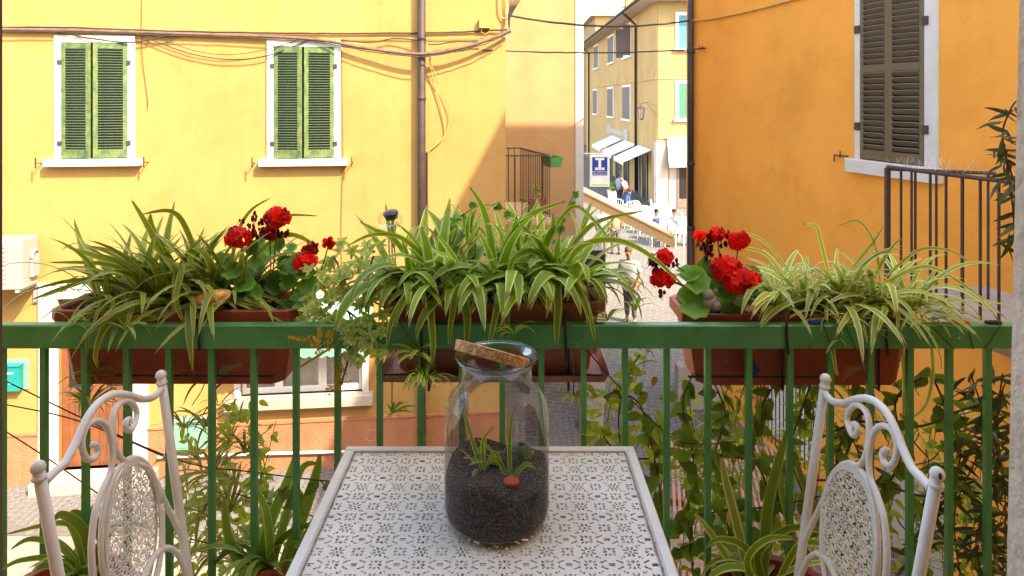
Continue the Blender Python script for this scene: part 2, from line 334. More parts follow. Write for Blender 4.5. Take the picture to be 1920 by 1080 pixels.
# cobbles in running arcs
cob = []
pitch = .105
stuff = MB(); big = []
def facade_y(x): return 10.3+.106*(x+.097)
yy = 8.5; row = 0
protos = []
for k in range(5):
    q = MB(); w = .046; h = .03
    c = [(rng.uniform(-.006,.006)) for _ in range(8)]
    lo = [(-w+c[0],-w+c[1]),(w+c[2],-w+c[3]),(w+c[4],w+c[5]),(-w+c[6],w+c[7])]
    vs = [(x,y,0) for x,y in lo]+[(x*.98,y*.98,h*.7) for x,y in lo]+[(x*.78,y*.78,h) for x,y in lo]
    fs = [(0,1,5,4),(1,2,6,5),(2,3,7,6),(3,0,4,7),(4,5,9,8),(5,6,10,9),(6,7,11,10),(7,4,8,11),(8,9,10,11)]
    q.add(vs, fs); protos.append(q)
pm = [q.mesh('cobble', M['cobble'], False) for q in protos]
i = 0
while yy < 11.6:
    x = -7.6
    while x < 3.2:
        cyc = (x*1.0) % 1.0; off = .30*math.sin(math.pi*cyc)
        X, Y = x+rng.uniform(-.004,.004), yy+off+rng.uniform(-.004,.004)
        if Y < min(11.6, (facade_y(X)-.06 if X < -.1 else 11.6)) and Y > 8.48:
            px = 960+X/Y*1280
            rz = math.cos(math.pi*cyc)*.75+rng.uniform(-.08,.08); zz = -.019+rng.uniform(-.004,.004)
            if (-20 < px < 270 and len(big) < 290):
                big.append(inst('cobble', pm[i%5], cr, (X,Y,.004+zz), (0,0,rz), rng.uniform(.94,1.06)))
            elif -20 < px < 1330:
                Mx = Matrix.Translation((X,Y,.004+zz)) @ Matrix.Rotation(rz,4,'Z'); q = protos[i%5]
                stuff.add([Mx @ Vector(v) for v in q.v], q.f)
            i += 1
        x += pitch
    yy += pitch*.98; row += 1
so_ = stuff.build('cobble_field', M['cobble'], cr); so_['kind'] = 'stuff'

# ------------------------------------------------------------------ yellow building
yb = thing('yellow_house', FO, FA, 'pale yellow rendered house across the street with two pairs of weathered green shutters', 'house')
W = MB(); W.mi = 0
LX = -13.0
holes = []
def wallgrid(mb, x0, x1, z0, z1, rects, y=0, t=.35):
    """front wall as boxes around rectangular openings"""
    xs = sorted({x0, x1, *[r[0] for r in rects], *[r[1] for r in rects]})
    for a, b_ in zip(xs, xs[1:]):
        mid = (a+b_)/2; zs = [z0]
        for r in sorted([r for r in rects if r[0] < mid < r[1]], key=lambda r: r[2]): zs += [r[2], r[3]]
        zs.append(z1)
        for j in range(0, len(zs), 2):
            if zs[j+1]-zs[j] > 1e-4: mb.box(a, b_, y, y+t, zs[j], zs[j+1])
def frect(x0, x1, y0, y1):      # pixel rectangle on the yellow wall -> local
    u0, u1 = fu(x0), fu(x1); xm = (x0+x1)/2
    return (u0, u1, fz(xm, y1), fz(xm, y0))
w1 = frect(117, 241, 80, 297); w2 = frect(514, 627, 88, 297)
wlow = frect(452, 680, 560, 738); dr = frect(110, 252, 557, 872)
dr = (dr[0], dr[1], .17, dr[3])
HY = 8.6
wallgrid(W, LX, 0, 0, HY, [w1, w2, wlow, dr])
W.box(LX, -.0, .35, 6.0, HY, HY+.02)
sa = -.25
W.build('wall', M['yellow'], yb)
rf = MB(); rf.add([(LX-.3,-.15,HY+.021),(.05,-.15,HY+.021),(.05,6,HY+1.6),(LX-.3,6,HY+1.6),(LX-.3,-.15,HY+.15),(.05,-.15,HY+.15),(.05,6,HY+1.75),(LX-.3,6,HY+1.75)],
   [(0,3,2,1),(4,5,6,7),(0,1,5,4),(1,2,6,5),(2,3,7,6),(3,0,4,7)]); rf.build('roof', M['roof'], yb)
# side wall going back along the lane (mostly hidden)
sw = MB(); sw.add([(0,.35,0),(0,.35,HY),(-.9,4.2,HY),(-.9,4.2,0)], [(0,1,2,3),(3,2,1,0)]); sw.build('side_wall', M['yellow'], yb)
# plinth with gaps
P = MB()
for a, b_ in ((LX, fu(75)), (fu(278), fu(783)), (fu(800)+.0, .012)):
    P.box(a, b_, -.045, 0, 0, .70); P.box(a, b_, -.06, 0, .70, .725)
P.box(fu(783), fu(800), -.045, 0, 0, .70)
P.build('plinth', M['plinth'], yb)
def surround(r, wd, name='window_surround', dep=.035, bottom=False, m='white'):
    x0,x1,z0,z1 = r; q = MB()
    q.box(x0-wd, x0, -dep, .18, z0, z1); q.box(x1, x1+wd, -dep, .18, z0, z1); q.box(x0-wd, x1+wd, -dep-.002, .18, z1, z1+wd)
    if bottom: q.box(x0-wd, x1+wd, -dep-.002, .18, z0-wd, z0)
    return q.build(name, M[m], yb)
def sill(r, wd, over=.10, th=.10, dep=.13):
    x0,x1,z0,z1 = r; q = MB(); q.bbox(x0-wd-over, x1+wd+over, -dep, .2, z0-th, z0, .008); return q.build('window_sill', M['white'], yb, )
slat_me = {}
def shutter(parent, ox, oy, oz, w, h, ang, hinge_left, nsl, mf, ms, midrail=None, key='g'):
    """louvred leaf hinged at (ox,oy,oz); swings outward (-y)"""
    sgn = 1 if hinge_left else -1
    sw_, rt, rb = .062, .075, .12; t = .035
    q = MB(); a, b_ = (0, w) if hinge_left else (-w, 0)
    q.bbox(a, a+sw_, -t, 0, 0, h, .004); q.bbox(b_-sw_, b_, -t, 0, 0, h, .004)
    q.box(a+sw_, b_-sw_, -t+.002, -.002, h-rt, h-.002); q.box(a+sw_, b_-sw_, -t+.002, -.002, .002, rb)
    spans = [(rb, h-rt)]
    if midrail:
        q.box(a+sw_, b_-sw_, -t+.002, -.002, midrail-.045, midrail+.045); spans = [(rb, midrail-.045), (midrail+.045, h-rt)]
    o = q.build('shutter', mf, parent); o.location = (ox, oy, oz); o.rotation_euler = (0, 0, -sgn*ang)
    tot = sum(s[1]-s[0] for s in spans); sp = tot/nsl
    k = (key, round(w, 3), nsl)
    if k not in slat_me:
        s = MB(); Mx = Matrix.Rotation(R(-42), 4, 'X'); hw = (w-2*sw_)/2-.001
        s.box(-hw, hw, -sp*.56, sp*.56, -.004, .004, Mx); slat_me[k] = s.mesh('slat', ms)
    for (z0, z1) in spans:
        n = max(1, round((z1-z0)/sp))
        for j in range(n):
            inst('slat', slat_me[k], o, ((a+b_)/2, -t*.5, z0+(j+.5)*(z1-z0)/n), (rng.uniform(-.05,.05), rng.uniform(-.006,.006), 0))
    # dark board inside so that the room behind reads dark
    return o
for r, n in ((w1, 38), (w2, 38)):
    surround(r, .095); sill(r, .095)
    hw = (r[1]-r[0])/2-.006; h = r[3]-r[2]-.02
    shutter(yb, r[0]+.004, -.002, r[2]+.012, hw, h, R(13), True, n, M['greenold'], M['greenslat'])
    shutter(yb, r[1]-.004, -.002, r[2]+.012, hw, h, R(11), False, n, M['greenold'], M['greenslat'])
    q = MB(); q.box(r[0]+.002, r[1]-.002, .10, .12, r[2], r[3]); q.build('window_dark_backing', M['glassdark'], yb)
    for sx in (r[0]-.02, r[1]+.02):
        for zz in (r[2]+.22, r[3]-.28):
            q = MB(); q.box(sx-.025, sx+.025, -.055, -.036, zz-.03, zz+.03); q.build('hinge', M['iron'], yb)
    for sx in (r[0]-.27, r[1]+.27):
        q = MB(); q.tube([(sx,0,r[2]-.06),(sx,-.16,r[2]-.045)], .008, 6); q.box(sx-.008, sx+.008, -.165, -.15, r[2]-.12, r[2]+.03); q.build('shutter_stay', M['iron'], yb)
# lower window
r = wlow
surround(r, .09, bottom=False); q = MB(); q.bbox(r[0]-.2, r[1]+.16, -.16, .2, r[2]-.15, r[2], .01); q.build('window_sill', M['limestone'], yb)
q = MB(); t0 = .06
xs = [r[0], r[0]+(r[1]-r[0])*.30, r[0]+(r[1]-r[0])*.66, r[1]]
for a, b_ in zip(xs, xs[1:]):
    q.box(a+.001, a+.06, .06, .11, r[2]+.0, r[3]); q.box(b_-.06, b_-.001, .06, .11, r[2], r[3])
    q.box(a+.06, b_-.06, .062, .108, r[2], r[2]+.09); q.box(a+.06, b_-.06, .062, .108, r[3]-.09, r[3])
q.build('window_frame', M['whitepaint'], yb)
q = MB(); q.box(r[0], r[1], .080, .084, r[2]+.09, r[3]-.09); q.build('window_pane', M['pane'], yb)
q = MB(); vs = []; n = 90
for i_ in range(n+1):
    x = r[0]+(r[1]-r[0])*i_/n; y = .15+.018*math.sin(i_*1.1)+.01*math.sin(i_*.37)
    vs += [(x, y, r[2]), (x, y, r[3])]
q.add(vs, [(2*i_, 2*i_+2, 2*i_+3, 2*i_+1) for i_ in range(n)]); q.build('curtain', M['curtain'], yb, True)
# front door
r = dr
q = MB(); wl = fu(110)-fu(75)
q.box(r[0]-wl, r[0], -.05, .16, 0, r[3]); q.box(r[1], r[1]+.2, -.05, .16, 0, r[3]); q.box(r[0]-wl, r[1]+.2, -.052, .16, r[3], r[3]+.22); q.build('door_surround', M['white'], yb)
q = MB(); q.bbox(fu(80), fu(300), -.36, 0.1, 0, .17, .01); q.build('door_step', M['limestone'], yb)
tz = r[3]-.38
q = MB(); q.box(r[0], r[1], .08, .14, tz, tz+.07); q.box(r[0], r[0]+.05, .08, .14, tz+.07, r[3]); q.box(r[1]-.05, r[1], .08, .14, tz+.07, r[3]); q.build('transom', M['doorwood'], yb)
q = MB(); q.box(r[0]+.05, r[1]-.05, .11, .12, tz+.07, r[3]); q.build('transom_glass', M['glassdark'], yb)
m = (r[0]+r[1])/2
for a, b_ in ((r[0]+.003, m-.003), (m+.003, r[1]-.003)):
    q = MB(); q.box(a, b_, .10, .15, r[2], tz)
    for zz in (r[2], tz-.12, r[2]+1.0): q.box(a+.09, b_-.09, .082, .10, zz, zz+.12)
    q.box(a, a+.09, .082, .10, r[2], tz); q.box(b_-.09, b_, .082, .10, r[2], tz)
    dl = q.build('door', M['doorwood'], yb)
    nb = 4
    for j in range(nb):
        s = MB(); x0 = a+.09+(b_-a-.18)*j/nb; x1 = a+.09+(b_-a-.18)*(j+1)/nb
        s.bbox(x0+.003, x1-.003, .086, .10, r[2]+.12, r[2]+1.0, .003); s.build('plank', M['doorwood'], dl)
    s = MB(); s.box(a+.09, b_-.09, .09, .10, r[2]+1.12, tz-.12); s.build('door_glass', M['glassdark'], dl)
# mint awning over the low window
aw = thing('window_awning', FO, FA, 'small mint green awning with white stripes over the low white window', 'awning')
a0, a1 = fu(450), fu(700); zt, zb = 2.47, 1.97
ns = 16
for j in range(ns):
    q = MB(); x0 = a0+(a1-a0)*j/ns; x1 = a0+(a1-a0)*(j+1)/ns
    q.add([(x0,-.02,zt),(x1,-.02,zt),(x1,-.5,zb),(x0,-.5,zb),(x0,-.02,zt-.01),(x1,-.02,zt-.01),(x1,-.5,zb-.01),(x0,-.5,zb-.01)], [(0,3,2,1),(4,5,6,7),(0,1,5,4),(3,7,6,2),(0,4,7,3),(1,2,6,5)])
    pts = [(x0, zb-.01), (x0, zb-.14)]+[(x0+(x1-x0)*t, zb-.14-.03*math.sin(math.pi*t)) for t in (.2,.4,.6,.8)]+[(x1, zb-.14), (x1, zb-.01)]
    q.add([(x, -.505, z) for x, z in pts]+[(x, -.5, z) for x, z in pts], [tuple(range(8)), tuple(range(15,7,-1))])
    q.build('awning_stripe', M['mint'] if j % 2 == 0 or j > 4 else M['whitepaint'], aw)
for sx in (a0+.02, a1-.02):
    q = MB(); q.tube([(sx,-.02,zb+.02),(sx,-.5,zb-.02)], .009, 6); q.build('awning_arm', M['whitepaint'], aw)

def onfac(px, py, off=0):       # world point on the yellow wall, off metres out
    u = fu(px); z = fz(px, py); return FO+Vector((math.cos(FA)*u+math.sin(FA)*off, math.sin(FA)*u-math.cos(FA)*off, z))
def floc(px, off=0, z=0): 
    p = onfac(px, 187, off); p.z = z; return p
# drainpipe
dp = thing('drainpipe', floc(791), FA, 'brown metal drainpipe down the yellow wall right of the green shutters', 'drainpipe')
q = MB(); q.tube([(0,-.10,.0),(0,-.10,HY)], .058, 14); q.build('pipe', M['pipe'], dp, True)
for z in (.5, 2.6, 3.46, 5.42, 6.3, 7.7):
    q = MB(); q.lathe([(.058,z-.03),(.064,z-.025),(.064,z+.025),(.058,z+.03)], 14, Matrix.Translation((0,-.10,0))); q.box(-.012,.012,-.05,0,z-.012,z+.012); q.build('collar', M['pipe'], dp, True)
# thin pale pipe beside it
o = MB().tube([floc(801,.02,2.2), floc(801,.02,4.62)], .012, 6).build('grey_conduit', M['cable']); tag(o, 'thin grey conduit running down just right of the drainpipe on the yellow wall', 'conduit')
# AC unit
ac = thing('air_conditioner', (-6.62, facade_y(-6.62), 2.86), FA, 'white air conditioner unit bracketed to the yellow wall above the mailbox', 'air conditioner')
q = MB(); q.bbox(-.82, 0, -.46, -.08, 0, .66, .02); q.build('casing', M['acwhite'], ac)
for j in range(9):
    q = MB(); q.box(-.78, -.2, -.468, -.46, .08+j*.06, .10+j*.06); q.build('grille_slat', M['acwhite'], ac)
q = MB(); q.lathe([(0,-.01),(.09,-.01),(.09,.04),(.055,.05),(.055,.03),(0,.03)], 16, Matrix.Translation((0,-.2,.40)) @ Matrix.Rotation(R(90),4,'Y')); q.build('valve_cover', M['acwhite'], ac, True)
q = MB(); q.bbox(0, .05, -.30, -.12, .12, .34, .01); q.build('service_cover', M['acwhite'], ac)
q = MB(); q.box(-.75,-.70,-.45,0,-.05,-.002); q.box(-.09,-.04,-.45,0,-.05,-.002); q.box(-.09,-.04,-.04,0,-.3,-.05); q.build('bracket', M['acwhite'], ac)
# mailbox
mb_ = thing('mailbox', floc(27, 0, 1.36), FA, 'teal metal mailbox on the yellow wall below the air conditioner', 'mailbox')
q = MB(); q.box(-.19,.20,-.015,0,-.02,.40); q.build('backboard', M['mint'], mb_)
q = MB(); q.bbox(-.17,.13,-.12,-.016,0,.34,.006); q.build('box_body', M['teal'], mb_)
q = MB(); q.box(-.18,.14,-.135,-.016,.341,.355); q.build('lid', M['teal'], mb_)
q = MB(); q.box(-.05,.05,-.124,-.121,.24,.262); q.box(.0,.04,-.124,-.121,.10,.112); q.build('mail_slot', M['whitepaint'], mb_)
# vent, meter box, pipe along plinth, junction box
vt = MB().lathe([(0,-.02),(.075,-.02),(.085,-.005),(.085,.0)], 20, Matrix.Translation(onfac(697,813,.048)) @ Matrix.Rotation(FA,4,'Z') @ Matrix.Rotation(R(-90),4,'X')@Matrix.Scale(-1,4,(0,0,1))).build('vent_cover', M['whitepaint'], None, True); tag(vt, 'round white vent cover on the terracotta plinth below the right planter', 'vent cover')
mt = thing('meter_box', floc(362,.05,.45), FA, 'mint green meter box low on the plinth between door and window', 'meter box')
q = MB(); q.bbox(-.23,.23,-.12,0,0,.42,.005); q.build('box_body', M['mint'], mt); q = MB(); q.box(-.2,.2,-.126,-.121,.03,.39); q.build('box_door', M['mint'], mt)
o = MB().tube([onfac(300,852,.08), onfac(480,846,.08), onfac(780,838,.08)], .022, 8).build('plinth_pipe', M['whitepaint'], None, True); tag(o, 'white pipe running level along the foot of the terracotta plinth', 'pipe')
jb = thing('junction_box', onfac(908,45,0), FA, 'small yellow painted junction box among the cables near the house corner', 'junction box')
q = MB(); q.bbox(-.085,.085,-.09,0,-.07,.07,.006); q.build('box_body', M['yellow'], jb); q = MB(); q.tube([(-.03,-.05,-.07),(-.05,-.06,-.13),(.02,-.05,-.16),(.09,-.04,-.11)], .006, 5); q.build('cable_loop', M['cableyel'], jb)

# cables on the yellow wall: (pixel x, pixel y, offset)
def cable(name, pts, r, m, label, n=6, wig=.0, conv=None):
    P_ = [(conv or onfac)(*p) for p in pts]
    S = spline(P_, 8)
    if wig: S = [s+Vector((rng.uniform(-wig,wig), 0, rng.uniform(-wig,wig))) for s in S]
    o = MB().tube(S, r, n).build(name, M[m], None, True); return tag(o, label, 'cable')
cable('cable_bundle', [(-30,56,.05),(110,57,.05),(250,61,.05),(400,66,.05),(520,70,.06),(610,77,.08),(690,92,.13),(790,103,.20),(870,90,.18),(920,74,.14),(956,58,.10)], .024, 'conduit', 'thick dusty pink cable bundle sagging across the top of the yellow wall', 8)
cable('wall_cable', [(-30,52,.03),(120,52,.03),(300,58,.03),(500,62,.03),(640,63,.03),(780,62,.03),(870,60,.03),(950,56,.05)], .014, 'cable', 'black cable clipped just above the thick pink bundle', 6, .004)
cable('wall_cable', [(640,72,.03),(730,72,.03),(790,73,.03),(900,71,.03)], .007, 'cableyel', 'yellow painted wire between the bundle and the black clipped cable', 6)
cable('wall_cable', [(100,58,.06),(170,72,.07),(240,80,.07),(290,75,.07),(340,64,.06)], .011, 'cable', 'short black cable loop sagging over the left green window', 6)
cable('wall_cable', [(255,62,.06),(300,80,.07),(360,101,.07),(430,112,.07),(500,106,.07),(560,84,.06),(590,72,.05)], .009, 'cable', 'lower of two thin wires drooping between the two green windows', 6)
cable('wall_cable', [(262,58,.06),(310,76,.07),(370,96,.07),(430,103,.07),(500,94,.07),(570,72,.05)], .006, 'cable', 'upper of two thin wires drooping between the two green windows', 6)
cable('wall_cable', [(640,76,.06),(700,80,.07),(740,73,.08),(790,78,.12),(810,85,.12),(860,79,.1),(905,80,.07)], .011, 'cable', 'black wire winding above the thick bundle beside the drainpipe', 6, .004)
cable('hanging_wire', [(268,-10,.03),(267,40,.03),(268,100,.03),(273,150,.02),(278,190,.02),(277,205,.02)], .004, 'cable', 'thin dangling wire right of the left green window', 5)
cable('wall_wire', [(641,95,.02),(642,200,.02),(643,300,.02),(640,430,.02),(641,500,.02)], .004, 'cable', 'thin wire running straight down beside the right green window', 5)
cable('looping_wire', [(806,100,.14),(812,130,.12),(830,165,.08),(842,200,.06),(844,225,.05),(832,258,.04),(808,280,.03),(800,290,.02)], .006, 'cableyel', 'yellow wire looping out from the drainpipe and back', 5)
cable('looping_wire', [(800,80,.14),(804,100,.12),(812,150,.05),(828,205,.04),(834,250,.03),(818,272,.03),(800,285,.02)], .009, 'cableyel', 'thicker ochre cable hanging down beside the drainpipe', 5)
cable('wrapped_cable', [(-30,61,.09),(110,61,.09),(250,65,.09),(400,70,.09),(520,75,.10),(610,82,.12),(690,97,.17),(790,108,.25),(870,95,.23),(920,79,.19),(956,62,.14)], .009, 'cable', 'dark cable strapped along the underside of the thick sagging bundle', 6, .006)
tg = thing('wire_tangle', onfac(848,97,.16), FA, 'tangle of dark wire wound round the sagging cable bundle', 'wire')
q = MB()
for k in range(9):
    q.tube([(-.25+.05*k+.04*math.cos(a), -.03*math.sin(a), .035*math.sin(a)-.012*(k-4)*-.6) for a in [j*.9+k for j in range(7)]], .0045, 4)
q.build('wire_coil', M['cable'], tg)
cable('corner_cable', [(935,-20,.04),(936,20,.04),(942,34,.04),(950,36,.06)], .012, 'cableyel', 'ochre cable coming down the wall top and turning to the corner', 6)
cb = thing('cable_fan', onfac(950,30,.08), FA, 'fan of dark cables gathered at the corner of the yellow house', 'cable')
for k in range(9):
    x = .02+k*.028; q = MB(); q.tube(spline([(x+.06*k*.1, -.02-.01*k, .38), (.03+k*.012, -.03, .12), (.01+.004*k, -.03, -.05), (.03,-.02,-.23)],5), .006, 5); q.build('cable_strand', M['cable'] if k % 3 else M['iron'], cb)

# ------------------------------------------------------------------ cream building behind the corner
CY = 13.5
ch = thing('cream_house', (0, CY, 0), 0, 'cream rendered house end wall with white corner trim behind the small balcony', 'house')
x0c, x1c = -2.4, (1079-960)/1280*CY; x2c = (1094-960)/1280*CY
q = MB(); q.box(x0c, x1c, 0, .3, 0, 8.2); q.add([(x2c,.3,0),(x2c,.3,8.2),(x2c-1.6,6.5,8.2),(x2c-1.6,6.5,0)],[(0,1,2,3),(3,2,1,0)]); q.build('wall', M['cream'], ch)
q = MB(); q.box(x1c, x2c, -.02, .32, 0, 8.2); q.build('corner_trim', M['white'], ch)
q = MB(); q.add([(x0c,-.16,7.95),(x2c+.3,-.16,7.95),(x2c+.3,6,7.95),(x0c,6,7.95),(x0c,-.16,8.1),(x2c+.3,-.16,8.1),(x2c+.3,6,9.2),(x0c,6,9.2)],[(0,1,2,3),(4,7,6,5),(0,4,5,1),(1,5,6,2)]); q.build('roof', M['roof'], ch)
# small balcony on the side wall of the yellow house
def rail_post(mb, p, z0, z1, r=.009, n=6): mb.tube([(p[0],p[1],z0),(p[0],p[1],z1)], r, n)
bN = Vector((.60, 11.0, 0)); bF = Vector((.155, 12.7, 0)); zr, zb_ = 4.50, 3.50
sb = thing('small_balcony', bN, 0, 'narrow iron balcony with pot plants at the corner of the yellow house', 'balcony')
B0 = -bN
q = MB(); q.prism([(0.04,-.04),(-.42,1.7),(-1.2,1.7),(-.78,-.04)], zb_-.10, zb_-.001); q.build('balcony_slab', M['stone'], sb)
q = MB(); dv = bF-bN

for a_, b_, r_ in (((0,0,zr),(dv.x,dv.y,zr),.014),((0,0,zr),(-.72,0,zr),.012),((dv.x,dv.y,zr),(dv.x-.7,dv.y,zr),.012),((0,0,zb_+.06),(dv.x,dv.y,zb_+.06),.01)):
    MB().tube([a_, b_], r_, 6).build('hand_rail', M['iron'], sb)
me = MB().tube([(0,0,zb_),(0,0,zr)], .008, 6).mesh('baluster', M['iron'])
for j in range(17): inst('baluster', me, sb, (dv.x*j/16, dv.y*j/16, 0))
for j in range(1,7): inst('baluster', me, sb, (-.11*j, 0, 0)); inst('baluster', me, sb, (dv.x-.11*j, dv.y, 0))
hp = thing('hanging_planter', (.60+.03, 11.1, 4.3), R(14), 'dark green trough hooked outside the small iron balcony', 'planter')
q = MB(); q.add([(.0,0,0),(.17,0,0),(.17,.5,0),(0,.5,0),(-.01,-.02,.16),(.20,-.02,.16),(.20,.52,.16),(-.01,.52,.16)],[(0,3,2,1),(0,1,5,4),(1,2,6,5),(2,3,7,6),(3,0,4,7)]); q.build('trough', M['railgreen'], hp); q = MB(); q.box(0,.19,0,.5,.12,.13); q.build('soil', M['soil'], hp)
# stone pillar with dark panel
pl = thing('stone_pillar', (1.31, 11.25, 0), 0, 'tall pale stone pillar with a black framed panel near its top, behind the middle planter', 'pillar')
q = MB(); q.bbox(-.20,.21,-.2,.2,0,2.93,.012); q.build('shaft', M['limestone'], pl); q = MB(); q.bbox(-.22,.19,-.23,-.201,2.05,2.97,.01); q.build('panel_frame', M['black'], pl)
q = MB(); q.box(-.19,.16,-.236,-.231,2.1,2.92); q.build('panel_face', mat('dark slate board', (.03,.03,.035), .35), pl)

# ------------------------------------------------------------------ orange building
OA = math.atan2(-1, .258); OO = Vector((3.35, 13.1, 0)); OC = 1.0328
def od(px): return 6.73/((px-960)/1280+.258)
def ou(px): return (13.1-od(px))*OC
def oz(px, py): return EYE-(py-187)/1280*od(px)
def onor(px, py, off=0):
    u = ou(px); d = Vector((.258,-1,0)).normalized(); nrm = Vector((-1,-.258,0)).normalized()
    p = OO+d*u+nrm*off; p.z = oz(px, py); return p
ob = thing('orange_house', OO, OA, 'bright orange rendered house on the right with tall olive brown shutters', 'house')
ow = (ou(1616), ou(1737), 4.64, 6.85)
og = (ou(1412), ou(1534), .05, 1.55)
UL = 5.25; H1, H2 = 7.8, 12.86
q = MB(); wallgrid(q, 0, UL, 0, H1, [og, (ow[0], UL, ow[2], ow[3])])
wallgrid(q, UL, 20, 0, H2, [(UL, ow[1], ow[2], ow[3])])
q.build('wall', M['orange'], ob)
q = MB(); q.prism([(0,.35),(.3,.35),(.9,2.2),(.6,2.2)], 0, H1); q.build('end_wall', M['orange'], ob)
q = MB(); q.prism([(-.02,-.02),(UL,-.02),(UL+.55,2.2),(.55,2.2)], H1, H1+.12); q.build('roof', M['roof'], ob)
q = MB(); q.prism([(UL+.09,.351),(20,.351),(20,5.2),(UL+1.34,5.2)], H1+.13, H2-.001); q.build('shadow_caster_storey', M['orange'], ob)  # out-of-view block, its end and depth shaped for the shadows it casts
print('orange window u', ow, 'UL', UL)
def osur(r, wd):
    x0,x1,z0,z1 = r; q = MB(); q.box(x0-wd*.55, x0, -.03, .2, z0, z1); q.box(x1, x1+wd, -.03, .2, z0, z1); q.box(x0-wd, x1+wd, -.032, .2, z1, z1+wd); q.build('window_surround', M['white'], ob)
osur(ow, .17)
q = MB(); q.bbox(ow[0]-.20, ow[1]+.22, -.10, .2, ow[2]-.17, ow[2], .012); q.build('window_sill', M['white'], ob)
hw = (ow[1]-ow[0])/2-.006
shutter(ob, ow[0]+.004, .0, ow[2]+.012, hw, 2.17, R(3), True, 26, M['brownshut'], M['brownslat'], 1.14, 'o')
shutter(ob, ow[1]-.004, .0, ow[2]+.012, hw, 2.17, R(5), False, 26, M['brownshut'], M['brownslat'], 1.14, 'o')
q = MB(); q.box(ow[0]+.002, ow[1]-.002, .012, .03, ow[2], ow[3]); q.build('window_dark_backing', M['glassdark'], ob)  # dark board close behind the shutters, so the slat gaps look shaded
for sx in (ow[0]-.03, ow[1]+.03):
    for zz in (ow[2]+.42, ow[3]-.55):
        q = MB(); q.box(sx-.05, sx+.03, -.05, -.033, zz-.05, zz+.05); q.build('hinge', M['iron'], ob)
for zz, sx in ((4.66, ow[0]-.36), (4.9, ow[1]+.95)):
    q = MB(); q.tube([(sx+.12,-.0,zz),(sx+.1,-.05,zz),(sx-.08,-.05,zz)], .011, 6); q.tube([(sx-.08,-.05,zz),(sx-.08,-.05,zz-.09)], .010, 6); q.tube([(sx+.03,-.05,zz-.03),(sx+.03,-.05,zz+.06)], .009, 6); q.build('shutter_stay', M['iron'], ob)
# entrance gate
q = MB(); q.box(og[0], og[1], .25, .27, og[2], og[3]); q.build('entrance_panel', M['whitepaint'], ob)
gt = MB(); gt.tube([(og[0]+.01,.04,og[3]-.02),(og[1]-.01,.04,og[3]-.02)], .015, 6); gt.tube([(og[0]+.01,.04,og[2]+.12),(og[1]-.01,.04,og[2]+.12)], .015, 6); gto = gt.build('gate', M['iron'], ob)
me = MB().tube([(0,.04,og[2]+.02),(0,.04,og[3]-.01)], .010, 6).mesh('gate_bar', M['iron'])
for j in range(16): inst('gate_bar', me, gto, (og[0]+.05+(og[1]-og[0]-.1)*j/15, 0, 0))
q = MB(); q.box(ou(1655), ou(1770), -.012, 0, .0, 1.1); q.build('grey_patch', M['limestone'], ob)
# drainpipe
p = onor(1302, 187, .08)
dp = thing('drainpipe', (p.x, p.y, 0), OA, 'brown drainpipe down the far edge of the orange house', 'drainpipe')
q = MB(); q.tube([(0,0,.1),(0,0,3.0)], .062, 12); q.tube([(0,0,2.95),(0,0,H1)], .056, 12); q.build('pipe', M['pipe'], dp, True)
for z in (1.2, 3.0, 4.2, 6.3):
    q = MB(); q.lathe([(.055,z-.03),(.072,z-.025),(.072,z+.025),(.055,z+.03)], 12); q.box(-.012,.012,.0,.08,z-.01,z+.01); q.build('collar', M['pipe'], dp, True)
cable('orange_wall_cable', [(1290,40,.06),(1330,36,.03),(1380,27,.03),(1440,13,.03),(1500,-3,.03),(1600,-25,.03)], .018, 'cableyel', 'cable climbing the orange wall from the drainpipe to the top', 6, 0, onor)
# street-spanning cables
def span(name, a, b_, sag, r, label, wig=.004):
    a = Vector(a); b_ = Vector(b_); S = [a.lerp(b_, t)+Vector((0,0,-sag*4*t*(1-t))) for t in [j/24 for j in range(25)]]
    S = [s+Vector((0,0,rng.uniform(-wig,wig))) for s in S]
    return tag(MB().tube(S, r, 6).build(name, M['cable'], None, True), label, 'cable')
span('street_cable', onfac(952,30,.08), onor(1302,38,.08), .14, .018, 'upper thick cable spanning the lane between the two houses')
span('street_cable', onfac(905,94,.05), onor(1330,91,.08), .06, .013, 'lower cable spanning the lane between the two houses')
tk = thing('cable_anchor', onor(1318,91,.06), OA, 'small iron anchor with wire ends where the lower lane cable meets the orange wall', 'anchor')
q = MB(); q.tube([(-.1,0,0),(.18,-.02,0)], .012, 6); q.tube([(0,0,-.05),(.03,-.02,.06)], .008, 5); q.tube([(.08,0,.05),(.12,-.02,-.05)], .008, 5); q.build('hook', M['iron'], tk)

# balcony of the orange house
bc = thing('orange_house_balcony', (3.85, 7.0, 0), 0, 'iron railed balcony on the orange house above the right end of the rail', 'balcony')
zt_, zf = 4.71, 3.47
e1 = Vector((.258,-1,0)); L1 = 3.0
MB().tube([(0,0,zt_),(e1.x*L1, e1.y*L1, zt_)], .020, 8).build('hand_rail', M['iron'], bc)
MB().tube([(0,0,zt_-.02),(.81,-.43,zt_-.02)], .017, 8).build('hand_rail', M['iron'], bc)
MB().box(-.022,.022,-.022,.022,zf,zt_-.01).build('corner_post', M['iron'], bc)
q = MB(); q.prism([(-.05,.05),(1.25,.05),(2.05,-3.1),(.71,-3.1)], zf-.14, zf); q.build('balcony_slab', M['limestone'], bc)
q = MB(); q.add([(0.1,-.0,zf-.141),(1.2,-.0,zf-.141),(1.9,-3.0,zf-.141),(.8,-3.0,zf-.141),(.75,-.2,zf-.5),(1.2,-.2,zf-.5),(1.85,-2.8,zf-.5),(1.4,-2.8,zf-.5)],[(0,1,5,4),(1,2,6,5),(2,3,7,6),(3,0,4,7),(4,5,6,7)]); q.build('balcony_corbel', M['limestone'], bc)
